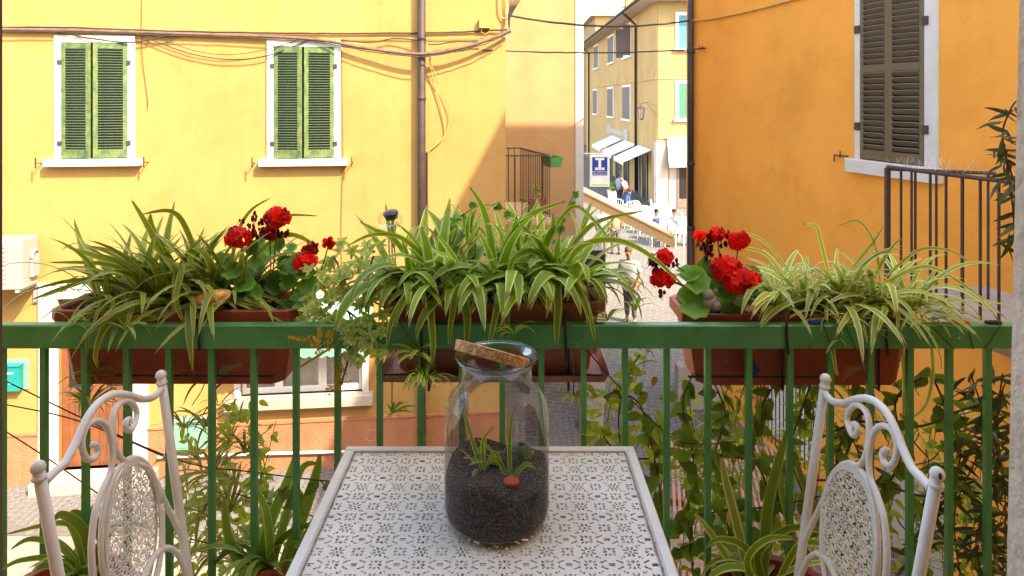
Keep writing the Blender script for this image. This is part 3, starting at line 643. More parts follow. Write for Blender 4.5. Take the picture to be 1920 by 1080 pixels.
me = MB().box(-.009,.009,-.009,.009,zf,zt_-.015).mesh('baluster', M['iron'])
for j in range(1, 18): inst('baluster', me, bc, (e1.x*.168*j, e1.y*.168*j, 0))
for j in range(1, 5): inst('baluster', me, bc, (.81*j/4.3, -.43*j/4.3, 0))
for j in range(70):
    pass
q = MB()
for j in range(110):
    t = rng.uniform(0, 1.6); b0 = Vector((e1.x*t, e1.y*t, zt_+.015)) if j % 3 else Vector((.8*rng.random(), -.43*rng.random(), zt_))
    tip = b0+Vector((rng.uniform(-.09,.09), rng.uniform(-.05,.05), rng.uniform(.05,.13)))
    q.tube([b0, tip], .0011, 3, False)
sp = q.build('bird_spikes', mat('steel wire', (.45,.40,.36), .35, metal=.6), bc); sp['kind'] = 'stuff'
# low parapet + posts at the foot of the orange corner
pp = thing('stone_parapet', (3.15, 12.0, 0), 0, 'low pale stone parapet with a sloping top at the foot of the orange corner', 'parapet')
q = MB(); q.add([(-.25,-.1,0),(.55,-.1,0),(.55,-.1,.45),(.2,-.1,.72),(-.25,-.1,.74),(-.25,.15,0),(.55,.15,0),(.55,.15,.45),(.2,.15,.72),(-.25,.15,.74)],[(0,1,2,3,4),(9,8,7,6,5),(1,6,7,2),(2,7,8,3),(3,8,9,4),(4,9,5,0)]); q.build('parapet_wall', M['limestone'], pp)
q = MB(); q.box(.56,.78,-.12,.1,0,.62); q.build('orange_post', M['orange'], pp)
# ochre awning on the cream house lane side
oa = thing('lane_awning', (1.36, 13.55, 0), 0, 'open ochre cloth awning reaching from the cream house over the lane', 'awning')
A, Bp = Vector((-.02,0,3.62)), Vector((1.82,0,2.70))
q = MB(); q.add([A, Bp, Bp+Vector((0,.9,.03)), A+Vector((0,.9,.03)), A+Vector((0,0,-.012)), Bp+Vector((0,0,-.012)), Bp+Vector((0,.9,.018)), A+Vector((0,.9,.018))], [(0,1,2,3),(7,6,5,4),(0,4,5,1),(1,5,6,2),(2,6,7,3),(3,7,4,0)]); q.build('awning_cloth', M['palefab'], oa)
q = MB(); q.add([A+Vector((0,-.004,0)), Bp+Vector((.02,-.004,0)), Bp+Vector((.02,-.004,-.24)), A+Vector((0,-.004,-.20)), A+Vector((0,.0,0)), Bp+Vector((.02,.0,0)), Bp+Vector((.02,.0,-.24)), A+Vector((0,.0,-.20))],[(0,1,2,3),(7,6,5,4),(1,5,6,2),(3,2,6,7),(0,3,7,4)]); q.build('side_valance', M['ochrefab'], oa)
q = MB(); q.box(1.83,1.86,0,.9,2.47,2.72); q.build('front_valance', M['ochrefab'], oa)
q = MB(); q.tube([A+Vector((.0,-.03,-.02)), Bp+Vector((0,-.03,-.02))], .018, 8); q.build('awning_arm', M['ochrefab'], oa, True)
q = MB(); q.box(-.06,.02,-.05,.9,3.55,3.72); q.build('awning_bracket', M['doorwood'], oa)
# tobacconist sign
sg = thing('tobacconist_sign', (1.60, 14.0, 0), 0, 'hanging blue and white tobacconist sign with a big letter T', 'sign')
zs0, zs1 = EYE-(350-187)/1280*14, EYE-(291-187)/1280*14; ws = .40
q = MB(); q.bbox(0, ws, 0, .10, zs0, zs1, .006); q.build('sign_box', mat('white sign plastic', (.85,.85,.84), .4), sg)
q = MB(); q.box(.045, ws-.045, -.004, -.0005, zs0+.23, zs1-.04); q.build('blue_panel', mat('blue sign print', (.012,.055,.30), .4), sg)
q = MB(); q.box(.03, ws-.03, -.004, -.0005, zs0+.025, zs0+.05); q.build('yellow_strip', mat('yellow green sign print', (.55,.66,.04), .4), sg)
q = MB(); q.tube([(-.25,.05,zs1+.03),(.36,.05,zs1+.03)], .012, 6); q.tube([(.05,.05,zs1),(.05,.05,zs1+.03)], .008, 6); q.tube([(.35,.05,zs1),(.35,.05,zs1+.03)], .008, 6); q.build('sign_arm', M['whitepaint'], sg)
tw = mat('white sign print', (.85,.85,.85), .4)
q = MB(); cx = ws/2
q.box(cx-.095,cx+.095,-.007,-.0045,zs1-.10,zs1-.055); q.box(cx-.028,cx+.028,-.007,-.0045,zs1-.29,zs1-.10); q.box(cx-.095,cx-.04,-.007,-.0045,zs1-.305,zs1-.25); q.box(cx+.04,cx+.095,-.007,-.0045,zs1-.305,zs1-.25); q.box(cx-.028,cx+.028,-.007,-.0045,zs1-.305,zs1-.291)
q.build('letter_t', tw, sg)
def text(s, size, loc, parent, m, name='lettering', rot=(R(90),0,0)):
    cu = bpy.data.curves.new(name, 'FONT'); cu.body = s; cu.size = size; cu.align_x = 'CENTER'; cu.extrude = .0008
    tmp = bpy.data.objects.new('tmp', cu); col.objects.link(tmp); dg = bpy.context.evaluated_depsgraph_get()
    me = bpy.data.meshes.new_from_object(tmp.evaluated_get(dg)); bpy.data.objects.remove(tmp); me.name = name
    me.materials.clear(); me.materials.append(m); o = inst(name, me, parent, loc, rot); return o
text('SALI TABACCHI', .046, (cx,-.0055,zs1-.355), sg, tw); text('VALORI BOLLATI', .043, (cx,-.0055,zs1-.405), sg, tw)

# ------------------------------------------------------------------ far square: ochre corner building
FX, FY = 7.2, 34.0
fb = thing('corner_building', (FX, FY, 0), 0, 'ochre three storey corner building with brown shutters across the square', 'building')
def fpy(py, d): return EYE-(py-187)/1280*d
def fdpx(px): return FX/((px-960)/1280)      # depth on the left face
M['farochre'] = plaster('ochre render', (.60, .36, .15), (.9,.85,.78), dirt=.15)  # tone set for the side in shade, apart from the sunlit front
M['farlit'] = plaster('lit front render', (.36, .26, .115), (.93,.9,.85), dirt=.12)  # sunlit look of the same house's front put into the colour; chimney shares it
H = 10.3
q = MB(); q.box(0, 9, .0, 32, 0, H); q.build('wall', M['farochre'], fb)
q = MB(); q.box(.05, 9.0, -.06, 0, 3.45, H); q.build('front_wall', M['farlit'], fb)
q = MB(); q.box(-.85, 9.6, -.85, 33, H+.001, H+.16); q.add([(-.85,-.85,H+.161),(9.6,-.85,H+.161),(9.6,33,H+.161),(-.85,33,H+.161),(4,4,H+1.7),(5,28,H+1.7)],[(0,1,4),(1,2,5,4),(2,3,5),(3,0,4,5)]); q.build('roof', M['beige'], fb)
q = MB(); q.tube([(-.93,-.93,H+.12),(-.93,33,H+.12)], .08, 8); q.tube([(-.93,-.93,H+.12),(9,-.93,H+.12)], .08, 8); q.build('gutter', M['pipe'], fb)
q = MB(); q.box(-.04, 0, 0, 30, 6.42, 6.52); q.box(.05,9,-.10,-.06,6.42,6.52); q.build('string_course', M['farochre'], fb)
for px in (1195, 1106):
    d = fdpx(px); q = MB(); q.tube([(-.10, d-FY, .2),(-.10, d-FY, H-.6),(-.55,d-FY-.3,H-.25),(-.9,d-FY-.3,H+.05)], .07, 8); q.build('downpipe', M['pipe'], fb, True)
def far_win_left(px0, px1, zlo, zhi, m, opened=False):
    d0, d1 = fdpx(px1), fdpx(px0); y0, y1 = d0-FY, d1-FY
    y1 = min(y1, y0+2.7)
    q = MB(); q.box(-.05,-.0,y0-.13,y0,zlo,zhi); q.box(-.05,0,y1,y1+.13,zlo,zhi); q.box(-.052,0,y0-.13,y1+.13,zhi,zhi+.13); q.box(-.12,0,y0-.2,y1+.2,zlo-.12,zlo); q.build('window_frame', M['whitepaint'], fb)
    q = MB(); ym = (y0+y1)/2
    if opened:
        q.box(-.50,-.01,y0-.06,y0-.02,zlo,zhi); q.build('shutter', M[m], fb); q = MB(); q.box(-.50,-.01,y1+.02,y1+.06,zlo,zhi); q.build('shutter', M[m], fb)
        q = MB(); q.box(-.03,-.01,y0,y1,zlo,zhi); q.build('window_pane', M['curtain'], fb)
    else:
        q.box(-.07,-.02,y0+.01,ym-.01,zlo,zhi-.001); q.box(-.07,-.02,ym+.01,y1-.01,zlo,zhi-.001)
        sh = q.build('shutter', M[m], fb)
        for j in range(14):
            z = zlo+.12+(zhi-zlo-.24)*j/13; s = MB(); s.box(-.082,-.071,y0+.06,y1-.06,z-.02,z+.02); s.build('slat', M[m], sh)
for a, b_ in ((1112,1122),(1139,1151)): far_win_left(a, b_, 8.1, 9.95, 'farbrown')
far_win_left(1167,1183, 8.1, 9.95, 'farbrown', True)
for a, b_ in ((1111,1120),(1138,1150),(1168,1182)): far_win_left(a, b_, 4.2, 6.2, 'farbrown')
for zlo, zhi, m in ((7.95,9.6,'farblue'),(4.45,6.2,'fargreen')):
    x0, x1 = 8.28-FX, 9.6-FX; q = MB(); q.box(x0-.15,x0,-.12,-.061,zlo,zhi); q.box(x1,x1+.15,-.12,-.061,zlo,zhi); q.box(x0-.15,x1+.15,-.122,-.061,zhi,zhi+.15); q.box(x0-.25,x1+.25,-.2,-.061,zlo-.12,zlo); q.build('window_frame', M['whitepaint'], fb)
    q = MB(); q.box(x0,(x0+x1)/2-.01,-.10,-.061,zlo,zhi); q.box((x0+x1)/2+.01,x1,-.10,-.061,zlo,zhi); q.build('shutter', M[m], fb)
# ground floor
q = MB(); q.box(-.12, .0, -.1, .55, 0, 3.3); q.box(-.06,.55,-.14,-.0,0,3.35); q.build('stone_pilaster', M['limestone'], fb)
q = MB(); q.box(.62, 9, -.08, 0, 0, 3.44); q.build('shop_front_wall', M['limestone'], fb)
q = MB(); q.box(1.0-.0, 3.2, -.13, -.081, .05, 2.7); q.build('shop_door', M['farbrown'], fb)
for j in range(3):
    q = MB(); q.box(1.1+j*.62, 1.5+j*.62, -.14, -.131, .5, 2.5); q.build('door_glass', M['glassdark'], fb)
q = MB(); q.box(.55, 4, -.6, -.1, 2.75, 3.9) if False else q.add([(.5,-.20,3.42),(4,-.20,3.42),(4,-.55,2.3),(.5,-.55,2.3),(.5,-.56,2.1),(4,-.56,2.1),(4,-.18,3.40),(.5,-.18,3.40)],[(0,3,2,1),(3,4,5,2),(7,6,5,4),(0,7,4,3)]); q.build('shop_awning', M['awning'], fb)
q = MB(); q.box(.5,4,-.30,-.141,3.43,3.55); q.build('awning_box', M['whitepaint'], fb)
for k, (ya, yb_) in enumerate(((1.0, 4.6), (5.2, 9.4), (10.2, 15.0))):
    q = MB(); q.add([(-.05,ya,2.85),(-.05,yb_,2.85),(-1.5,yb_-.3,2.2),(-1.5,ya-.0,2.2),(-1.5,ya,2.02),(-1.5,yb_-.3,2.02),(-.05,ya,2.8),(-.05,yb_,2.8)],[(0,1,2,3),(3,2,5,4),(0,3,6),(1,7,2),(6,3,2,7)]); q.build('shop_awning', M['awning'], fb)
for ya, yb_ in ((2.2,3.4),(4.3,5.6),(8,9.6),(11,13),(15,17)):
    q = MB(); q.box(-.06,-.001,ya,yb_,.05,2.45); q.build('shop_window', M['glassdark'], fb)
    q = MB(); q.box(-.09,-.061,ya-.1,ya,.0,2.5); q.box(-.09,-.061,yb_,yb_+.1,.0,2.5); q.build('window_frame', M['limestone'], fb)
# wall sign of thin pale bars
q = MB()
for j in range(22):
    y = 8.2+j*.42; hh = (.42 if j < 4 or j > 16 else .16)*(1 if j % 2 else .8); q.box(-.10,-.05,y,y+.12,3.2-hh,3.2+hh)
q.box(-.052,-.03,8.1,17.4,3.17,3.25)
q.build('wall_sign', mat('brushed sign metal', (.62,.58,.56), .4), fb)
sl = thing('street_lantern', (6.45, 34.0, 0), 0, 'small iron street lantern on a bracket beside the ochre building corner', 'street lamp')
q = MB(); q.tube([(.75,0,5.1),(.35,0,5.28),(.0,0,5.22)], .025, 6); q.tube([(.75,0,4.6),(.3,0,5.2)], .018, 6); q.build('bracket', M['iron'], sl)
q = MB(); q.lathe([(.02,5.2),(.10,5.05),(.22,4.98),(.22,4.95)], 6); q.build('lantern_roof', M['iron'], sl)
q = MB(); q.lathe([(.17,4.94),(.10,4.45)], 6); q.build('lantern_glass', M['pane'], sl); q = MB(); [q.tube([(.17*math.cos(a),.17*math.sin(a),4.94),(.10*math.cos(a),.10*math.sin(a),4.45)],.014,4) for a in [k*math.pi/3 for k in range(6)]]; q.lathe([(.10,4.45),(.03,4.38)],6); q.build('lantern_frame', M['iron'], sl)
# distant buildings closing the view
db = thing('distant_building', (8, 85, 0), 0, 'pale distant house with red banners at the end of the street', 'building')
q = MB(); q.box(-3,4,0,10,0,12.2); q.build('wall', M['beige'], db); q = MB(); q.box(-3.6,4.6,-.6,10,12.201,12.7); q.build('roof', M['roof'], db)
for j,(x,z) in enumerate(((.9,8.2),(1.5,8.2),(.9,5.3),(1.4,5.3),(1.0,2.8),(1.9,2.8))):
    q = MB(); q.box(x+.3,x+.85,-.08,-.001,z-.7,z+.9); q.build('window', M['farbrown'], db)
    q = MB(); q.box(x+.05,x+.35,-.3,-.25,z-1.2,z+.4); q.build('banner', M['red'] if j % 2 == 0 else M['sedumY'], db)
hb = thing('rear_house', (9.2, 72, 0), 0, 'pale roofed house with a chimney rising behind the ochre building', 'building')
q = MB(); q.box(-.4,20,0,12,0,14.2); q.build('wall', M['cream'], hb); q = MB(); q.add([(-1,-.8,14.2),(20,-.8,14.2),(20,13,14.2),(-1,13,14.2),(7,5,17),(18,5,17)],[(0,1,5,4),(1,2,5),(2,3,4,5),(3,0,4),(3,2,1,0)]); q.build('roof', M['beige'], hb)
q = MB(); q.box(3.0,4.2,1,2.2,14,18); q.build('chimney', M['farlit'], hb)

# ------------------------------------------------------------------ cafe furniture on the square
def cafe_chair():
    t = thing('cafe_chair', (0,0,0), 0, 'x', 'chair', 'white cafe chairs on the square')
    q = MB(); q.bbox(-.22,.22,-.22,.22,.43,.46,.02); q.build('seat', M['whitepaint'], t)
    q = MB()
    for x in (-.2,-.1,0,.1,.2): q.tube([(x,.2,.45),(x*1.05,.27,.88)], .010, 5)
    q.tube([(-.22,.2,.46),(-.22,.27,.84),(-.12,.28,.92),(.12,.28,.92),(.22,.27,.84),(.22,.2,.46)], .016, 6); q.build('backrest', M['whitepaint'], t)
    q = MB()
    for s in (-1,1): q.tube([(s*.23,.24,.66),(s*.25,-.15,.66),(s*.23,-.2,.45)], .014, 5)
    q.build('armrest', M['whitepaint'], t)
    me = MB().tube([(0,0,.43),(.0,.0,0)], .014, 6).mesh('leg', M['whitepaint'])
    for x in (-.2,.2):
        for y in (-.2,.2): inst('leg', me, t, (x,y,0), (0,0,0))
    return t
spots = [(5.35,29.8,.4),(5.75,30.4,2.1),(6.15,29.6,3.6),(5.2,27.6,.5),(6.5,30.6,1.5),(5.0,28.6,5.3),(5.15,26.5,4.0),(5.9,27.2,1.2),(6.4,27.9,2.6),(6.3,26.0,5.0),(6.6,25.2,1.0),(5.7,24.9,3.3),(5.9,29.0,5.5),(6.9,28.8,.7),(5.35,25.3,4.71),(6.15,25.6,1.8),(4.9,31.0,2.7),(6.9,26.8,3.9)]
wh = ['furthest left in front of the awnings','behind the first round table','nearest the shop wall','beside the timber coloured awning end','under the white shop awning','left of the first table','just left of the seated navy shirt','right behind the seated navy shirt','in the middle row by the glass doors','facing the dark haired guest','at the orange wall edge, front row','in front of the front table','between the two rear tables','in front of the glass doors','under the man in navy','under the dark haired guest','near the standing couple by the awnings','furthest right by the shop door']
cc = cafe_chair()
for j, (x, y, a) in enumerate(spots):
    o = cc if j == 0 else copy_tree(cc); o.location = (x, y, 0); o.rotation_euler = (0, 0, a); o['label'] = 'white metal cafe chair ' + wh[j]
def cafe_table():
    t = thing('cafe_table', (0,0,0), 0, 'x', 'table', 'white cafe tables on the square')
    q = MB(); q.lathe([(0,.72),(.38,.72),(.39,.735),(.38,.75),(0,.75)], 18); q.build('table_top', M['whitepaint'], t)
    q = MB(); q.tube([(0,0,.1),(0,0,.72)], .025, 6); [q.tube([(0,0,.12),(.3*math.cos(a),.3*math.sin(a),.0)], .016, 5) for a in (.5,2.6,4.7)]; q.build('pedestal', M['whitepaint'], t)
    return t
ct = cafe_table()
for j, (x, y, w_) in enumerate(((5.6,29.7,'before the awnings'),(6.2,28.3,'in the middle of the terrace'),(5.75,25.9,'between the two seated guests'),(6.7,29.7,'by the shop doors'),(5.6,27.4,'left of the terrace middle'))):
    o = ct if j == 0 else copy_tree(ct); o.location = (x, y, 0); o['label'] = 'round white cafe table ' + w_
    for k in range(2):
        gl = MB().lathe([(.0,0),(.028,0),(.033,.11),(.030,.11)], 8).build('drinking_glass', M['pane']); gl.location = (x-.1+.2*k, y-.05, .751); tag(gl, ('left' if k == 0 else 'right')+' glass on the round cafe table '+w_, 'glass')
fp = thing('bush_planter', (5.33, 35.9, 0), 0, 'round white planter with a dark bush by the awnings', 'planter')
q = MB(); q.lathe([(.0,0),(.24,0),(.33,.62),(.36,.64),(.30,.62),(0,.58)], 16); q.build('pot', M['whitepaint'], fp)
q = MB()
for k in range(170):
    a, b_, rr = rng.uniform(0,6.28), rng.uniform(0,3.14), rng.uniform(.15,.36); c = Vector((rr*math.sin(b_)*math.cos(a), rr*math.sin(b_)*math.sin(a), .82+rr*.7*math.cos(b_)))
    n = Vector((rng.gauss(0,1),rng.gauss(0,1),rng.gauss(0,1))).normalized(); s, u = frame_from(n); s *= .06; u *= .04; q.add([c-s,c-u,c+s,c+u],[(0,1,2,3)])
lf = q.build('foliage', M['vine'], fp); lf['kind'] = 'stuff'

# ------------------------------------------------------------------ people
def skin_mesh(name, pts, edges, rad, m, sub=1):
    me = bpy.data.meshes.new(name); me.from_pydata(pts, edges, [])
    o = bpy.data.objects.new('tmp', me); col.objects.link(o)
    me.update()
    md = o.modifiers.new('s', 'SKIN'); sub_ = o.modifiers.new('d', 'SUBSURF'); sub_.levels = sub
    if not me.skin_vertices:
        bpy.context.view_layer.objects.active = o; o.select_set(True); bpy.ops.object.mode_set(mode='OBJECT')
    if me.skin_vertices:
        for i_, v in enumerate(me.skin_vertices[0].data):
            r = rad[i_]; v.radius = (r, r) if not isinstance(r, tuple) else r; v.use_root = (i_ == 0)
    md.use_smooth_shade = True
    dg = bpy.context.evaluated_depsgraph_get(); dg.update()
    out = bpy.data.meshes.new_from_object(o.evaluated_get(dg)); bpy.data.objects.remove(o)
    out.name = name; out.materials.clear(); out.materials.append(m)
    return out
def person(loc, rz, h, label, top, legs, hairm, pose='stand', shoes='black', group=None, hand=True, belly=1.0, lean=0, longsl=False):
    t = thing('person', loc, rz, label, 'person', group); s = h/1.75; k = s
    # facing -y in local space
    L = lean
    if pose == 'sit': hip = .47; kn = [(.09,-.42,.50),(-.09,-.42,.50)]; ft = [(.09,-.42,.08),(-.09,-.42,.08)]; base = -.0
    else: hip = .92; kn = [(.10,-.03,.50),(-.10,.04,.50)]; ft = [(.11,.01,.08),(-.12,.10,.08)]
    dz = hip-.92
    def T(x, y, z): return (x, y-L*(z-.92), z+dz)
    pts = [T(0,0,.95), T(0,0,1.13), T(0,0,1.33), T(0,.01,1.46), T(0,-.01,1.55), T(0,-.035-L*.1,1.64), T(0,-.03-L*.1,1.72)]
    rad = [(.16,.12),(.155*belly,.12*belly),(.17,.12),(.07,.06),(.052,.052),(.078,.092),(.06,.075)]
    edges = [(0,1),(1,2),(2,3),(3,4),(4,5),(5,6)]
    arms = [] 
    for sx in (1,-1):
        i0 = len(pts); pts += [T(sx*.19,0,1.40), T(sx*.25,.01,1.13), T(sx*.22,-.14,.93 if pose!='sit' else 1.0), T(sx*.20,-.19,.86 if pose!='sit' else .98)]
        rad += [.062,.048,.036,.030]; edges += [(2,i0),(i0,i0+1),(i0+1,i0+2),(i0+2,i0+3)]
        hb_ = Vector(pts[-1]); dirn = (Vector(pts[-1])-Vector(pts[-2])).normalized(); arms.append((sx,i0))
        if hand:
            i1 = len(pts)-1
            pts.append(tuple(hb_+dirn*.045)); rad.append((.030,.018)); edges.append((i1,len(pts)-1)); pm_ = len(pts)-1
            for f in range(4):
                b0 = hb_+dirn*.075+Vector((0,(f-1.5)*.019,0)); pts.append(tuple(b0)); rad.append(.009); edges.append((pm_,len(pts)-1))
                pts.append(tuple(b0+dirn*(.045-.006*abs(f-1.5))+Vector((-sx*.015,0,-.01)))); rad.append(.008); edges.append((len(pts)-2,len(pts)-1))
            pts.append(tuple(hb_+dirn*.02+Vector((-sx*.02,-.035,-.01)))); rad.append(.010); edges.append((i1,len(pts)-1))
    for j in range(2):
        sx = 1 if j == 0 else -1; i0 = len(pts)
        hp_ = (sx*.09,0,hip-.02); foot = ft[j]
        pts += [hp_, kn[j], foot, (foot[0],foot[1]-.14,.035)]; rad += [.095,.062,.045,(.040,.030)]
        edges += [(0,i0),(i0,i0+1),(i0+1,i0+2),(i0+2,i0+3)]
    S = lambda P_: [tuple(c*k for c in p) for p in P_]; Q = lambda r_: [tuple(c*k for c in r) if isinstance(r, tuple) else r*k for r in r_]
    inst('body', skin_mesh('body', S(pts), edges, Q(rad), M['skin']), t)
    # shirt
    sp_ = [T(0,0,.88), T(0,0,1.12), T(0,0,1.34), T(0,.0,1.455)]; sr = [(.185,.14),(.18*belly,.145*belly),(.188,.14),(.085,.07)]; se = [(0,1),(1,2),(2,3)]
    for sx in (1,-1):
        i0 = len(sp_); sp_ += [T(sx*.195,0,1.40), T(sx*.245,.01,1.18)]; sr += [.078,.070]; se += [(2,i0),(i0,i0+1)]
        if longsl: sp_ += [T(sx*.225,-.12,.96)]; sr += [.05]; se += [(i0+1,i0+2)]
    inst('shirt', skin_mesh('shirt', S(sp_), se, Q(sr), M[top]), t)
    tp = [(0,0,hip+.03)]; tr_ = [(.165,.13)]; te = []
    for j in range(2):
        sx = 1 if j == 0 else -1; i0 = len(tp); tp += [(sx*.09,0,hip-.06), kn[j], (ft[j][0],ft[j][1],.13)]; tr_ += [.112,.082,.065]; te += [(0,i0),(i0,i0+1),(i0+1,i0+2)]
    inst('trousers', skin_mesh('trousers', S(tp), te, Q(tr_), M[legs]), t)
    for j in range(2):
        f = ft[j]; q = MB(); q.ball((f[0]*k,(f[1]-.06)*k,.045*k), .1*k, 10, (.48,1.35,.45)); q.build('shoe', M[shoes], t, True)
    hd = Vector(T(0,-.03-L*.1,1.68))*k
    q = MB(); q.ball(hd+Vector((0,.018,.028))*k, .102*k, 12, (.82,.98,.92)); q.build('hair', M[hairm], t, True)
    q = MB(); q.ball(hd+Vector((0,-.095,-.035))*k, .016*k, 6, (.8,1.2,1.4))
    for sx in (1,-1): q.ball(hd+Vector((sx*.082,0,-.03))*k, .022*k, 6, (.4,.7,1.2))
    q.build('face', M['skin'], t, True)
    q = MB()
    for sx in (1,-1): q.ball(hd+Vector((sx*.03,-.088,-.005))*k, .012*k, 6)
    q.box(-.025*k+hd.x, .025*k+hd.x, hd.y-.096*k, hd.y-.085*k, hd.z-.078*k, hd.z-.070*k); q.build('eyes_and_mouth', M['black'], t)
    return t
person((2.86,16.5,0), R(-35), 1.84, 'stocky man in a loose white T-shirt and grey trousers looking down as he walks', 'tee', 'grey_trousers', 'hair', belly=1.38, lean=.10)
person((3.12,23.6,0), R(170), 1.72, 'person in a grey top and dark trousers walking away under the ochre awning', 'greyshirt', 'grey_trousers', 'darkhair')
person((3.62,23.9,0), R(185), 1.70, 'person in a tan jacket walking beside the grey top under the ochre awning', 'tan', 'grey_trousers', 'hair', longsl=True)
person((5.38,34.2,0), R(120), 1.72, 'man in a grey shirt and dark jeans standing by the shop awnings', 'greyshirt', 'navy', 'darkhair')
person((5.72,33.8,0), R(240), 1.62, 'person in a pale top and blue jeans leaning forward with a dark red bag', 'tee', 'jeans', 'darkhair', lean=.45)
bag = MB().ball((5.78,33.55,1.0), .13, 10, (.9,.7,1.1)).build('shoulder_bag', M['redbag'], None, True); tag(bag, 'dark red shoulder bag held by the person leaning forward', 'bag')
person((5.36,25.4,0), R(60), 1.75, 'seated man in a navy shirt at the white cafe tables', 'navy', 'jeans', 'darkhair', 'sit')
person((6.12,25.7,0), R(-70), 1.70, 'seated guest with dark hair and pale pink top behind the navy shirt', 'tee', 'grey_trousers', 'darkhair', 'sit')

# ------------------------------------------------------------------ own house: door jambs, wall, room
oh = thing('own_house', (0, .35, 0), 0, 'doorway of the house the balcony belongs to, with pale stone jamb at right', 'house')
q = MB()
JR0, JR1 = .5345, .5205
def wl(x0, x1, z0, z1): q.box(x0, x1, 0, .37, z0, z1)
HO = 7.35
wl(-9, -.70, 0, HO); wl(.70, 5.3, 0, HO); wl(-.70, .70, 6.2, HO); wl(-.70, .70, 0, BF-.001)
q.build('wall', M['cream'], oh)
q = MB(); q.add([(.5125,0,BF),(.70,0,BF),(.70,.37,BF),(.4985,.37,BF),(.5465,0,6.2),(.70,0,6.2),(.70,.37,6.2),(.5505,.37,6.2)],[(0,3,2,1),(4,5,6,7),(0,1,5,4),(1,2,6,5),(2,3,7,6),(3,0,4,7)]); q.build('stone_jamb', plaster('warm jamb stone', (.66,.53,.43), (.8,.76,.72), bump=.6, bscale=60, vscale=3), oh)
q = MB(); q.box(-.70,-.5375,0,.37,BF,6.2); q.build('wooden_jamb', mat('purple brown jamb wood', (.16,.085,.07), .6, .2, 5, .2, 20), oh)
q = MB(); q.box(-2.5,2.5,-4.2,-.001,BF-.1,BF); q.build('room_floor', M['doorwood'], oh)
q = MB(); q.box(-2.5,2.5,-4.3,-4.2,BF,6.6); q.box(-2.6,-2.5,-4.2,-.001,BF,6.6); q.box(2.5,2.6,-4.2,-.001,BF,6.6); q.box(-2.5,2.5,-4.2,-.001,6.6,6.7); q.build('room_wall', M['white'], oh)
bs = thing('balcony_floor', (0,.73,0), 0, 'stone floor slab of the balcony under the table', 'balcony floor')
q = MB(); q.box(-2.2,1.75,0,1.02,BF-.16,BF-.002); q.build('slab', M['limestone'], bs)
nt = 0
for a in range(13):
    for b_ in range(3):
        s = MB(); x = -2.18+a*.3; y = .005+b_*.335; s.bbox(x, x+.292, y, y+.327, BF-.001, BF+.008, .003); s.build('floor_tile', M['stone'], bs)
# ------------------------------------------------------------------ balustrade
RY = 1.665
bl = thing('balcony_railing', (0, RY, BF), 0, 'green painted metal balustrade across the front of the balcony', 'railing')
q = MB(); q.bbox(-1.42,1.42,0,.028,.943,1.0,.003); q.build('top_rail', M['railgreen'], bl)
q = MB(); q.box(-1.42,1.42,.004,.024,.05,.075); q.build('bottom_rail', M['railgreen'], bl)
for sx in (-1.42, 1.42):
    q = MB(); q.box(sx-.014,sx+.014,-.57,-.001,.943,.999); q.box(sx-.014,sx+.014,-.001,.027,.0,.942); q.build('side_rail', M['railgreen'], bl)
me = MB().bbox(-.0072,.0072,.006,.022,.075,.943,.001).mesh('baluster', M['railgreen'])
for px in (3,82,160,238,317,397,476,555,633,712,790,866,942,1015,1094,1172,1250,1327,1404,1481,1557,1632,1706,1780,1852,1925):
    inst('baluster', me, bl, ((px-960)/1280*(RY+.012), 0, 0), (0,0,0))
for px, py, w_ in ((1305,622,5),(905,648,4),(1520,650,6)):
    p = at(px, py, RY-.001)-Vector((0,RY,BF)); q = MB(); q.ball(p+Vector((0,-.0005,0)), .0028*w_/4, 8, (1,.25,1)); q.build('paint_chip', mat('rust', (.30,.09,.04), .9), bl)

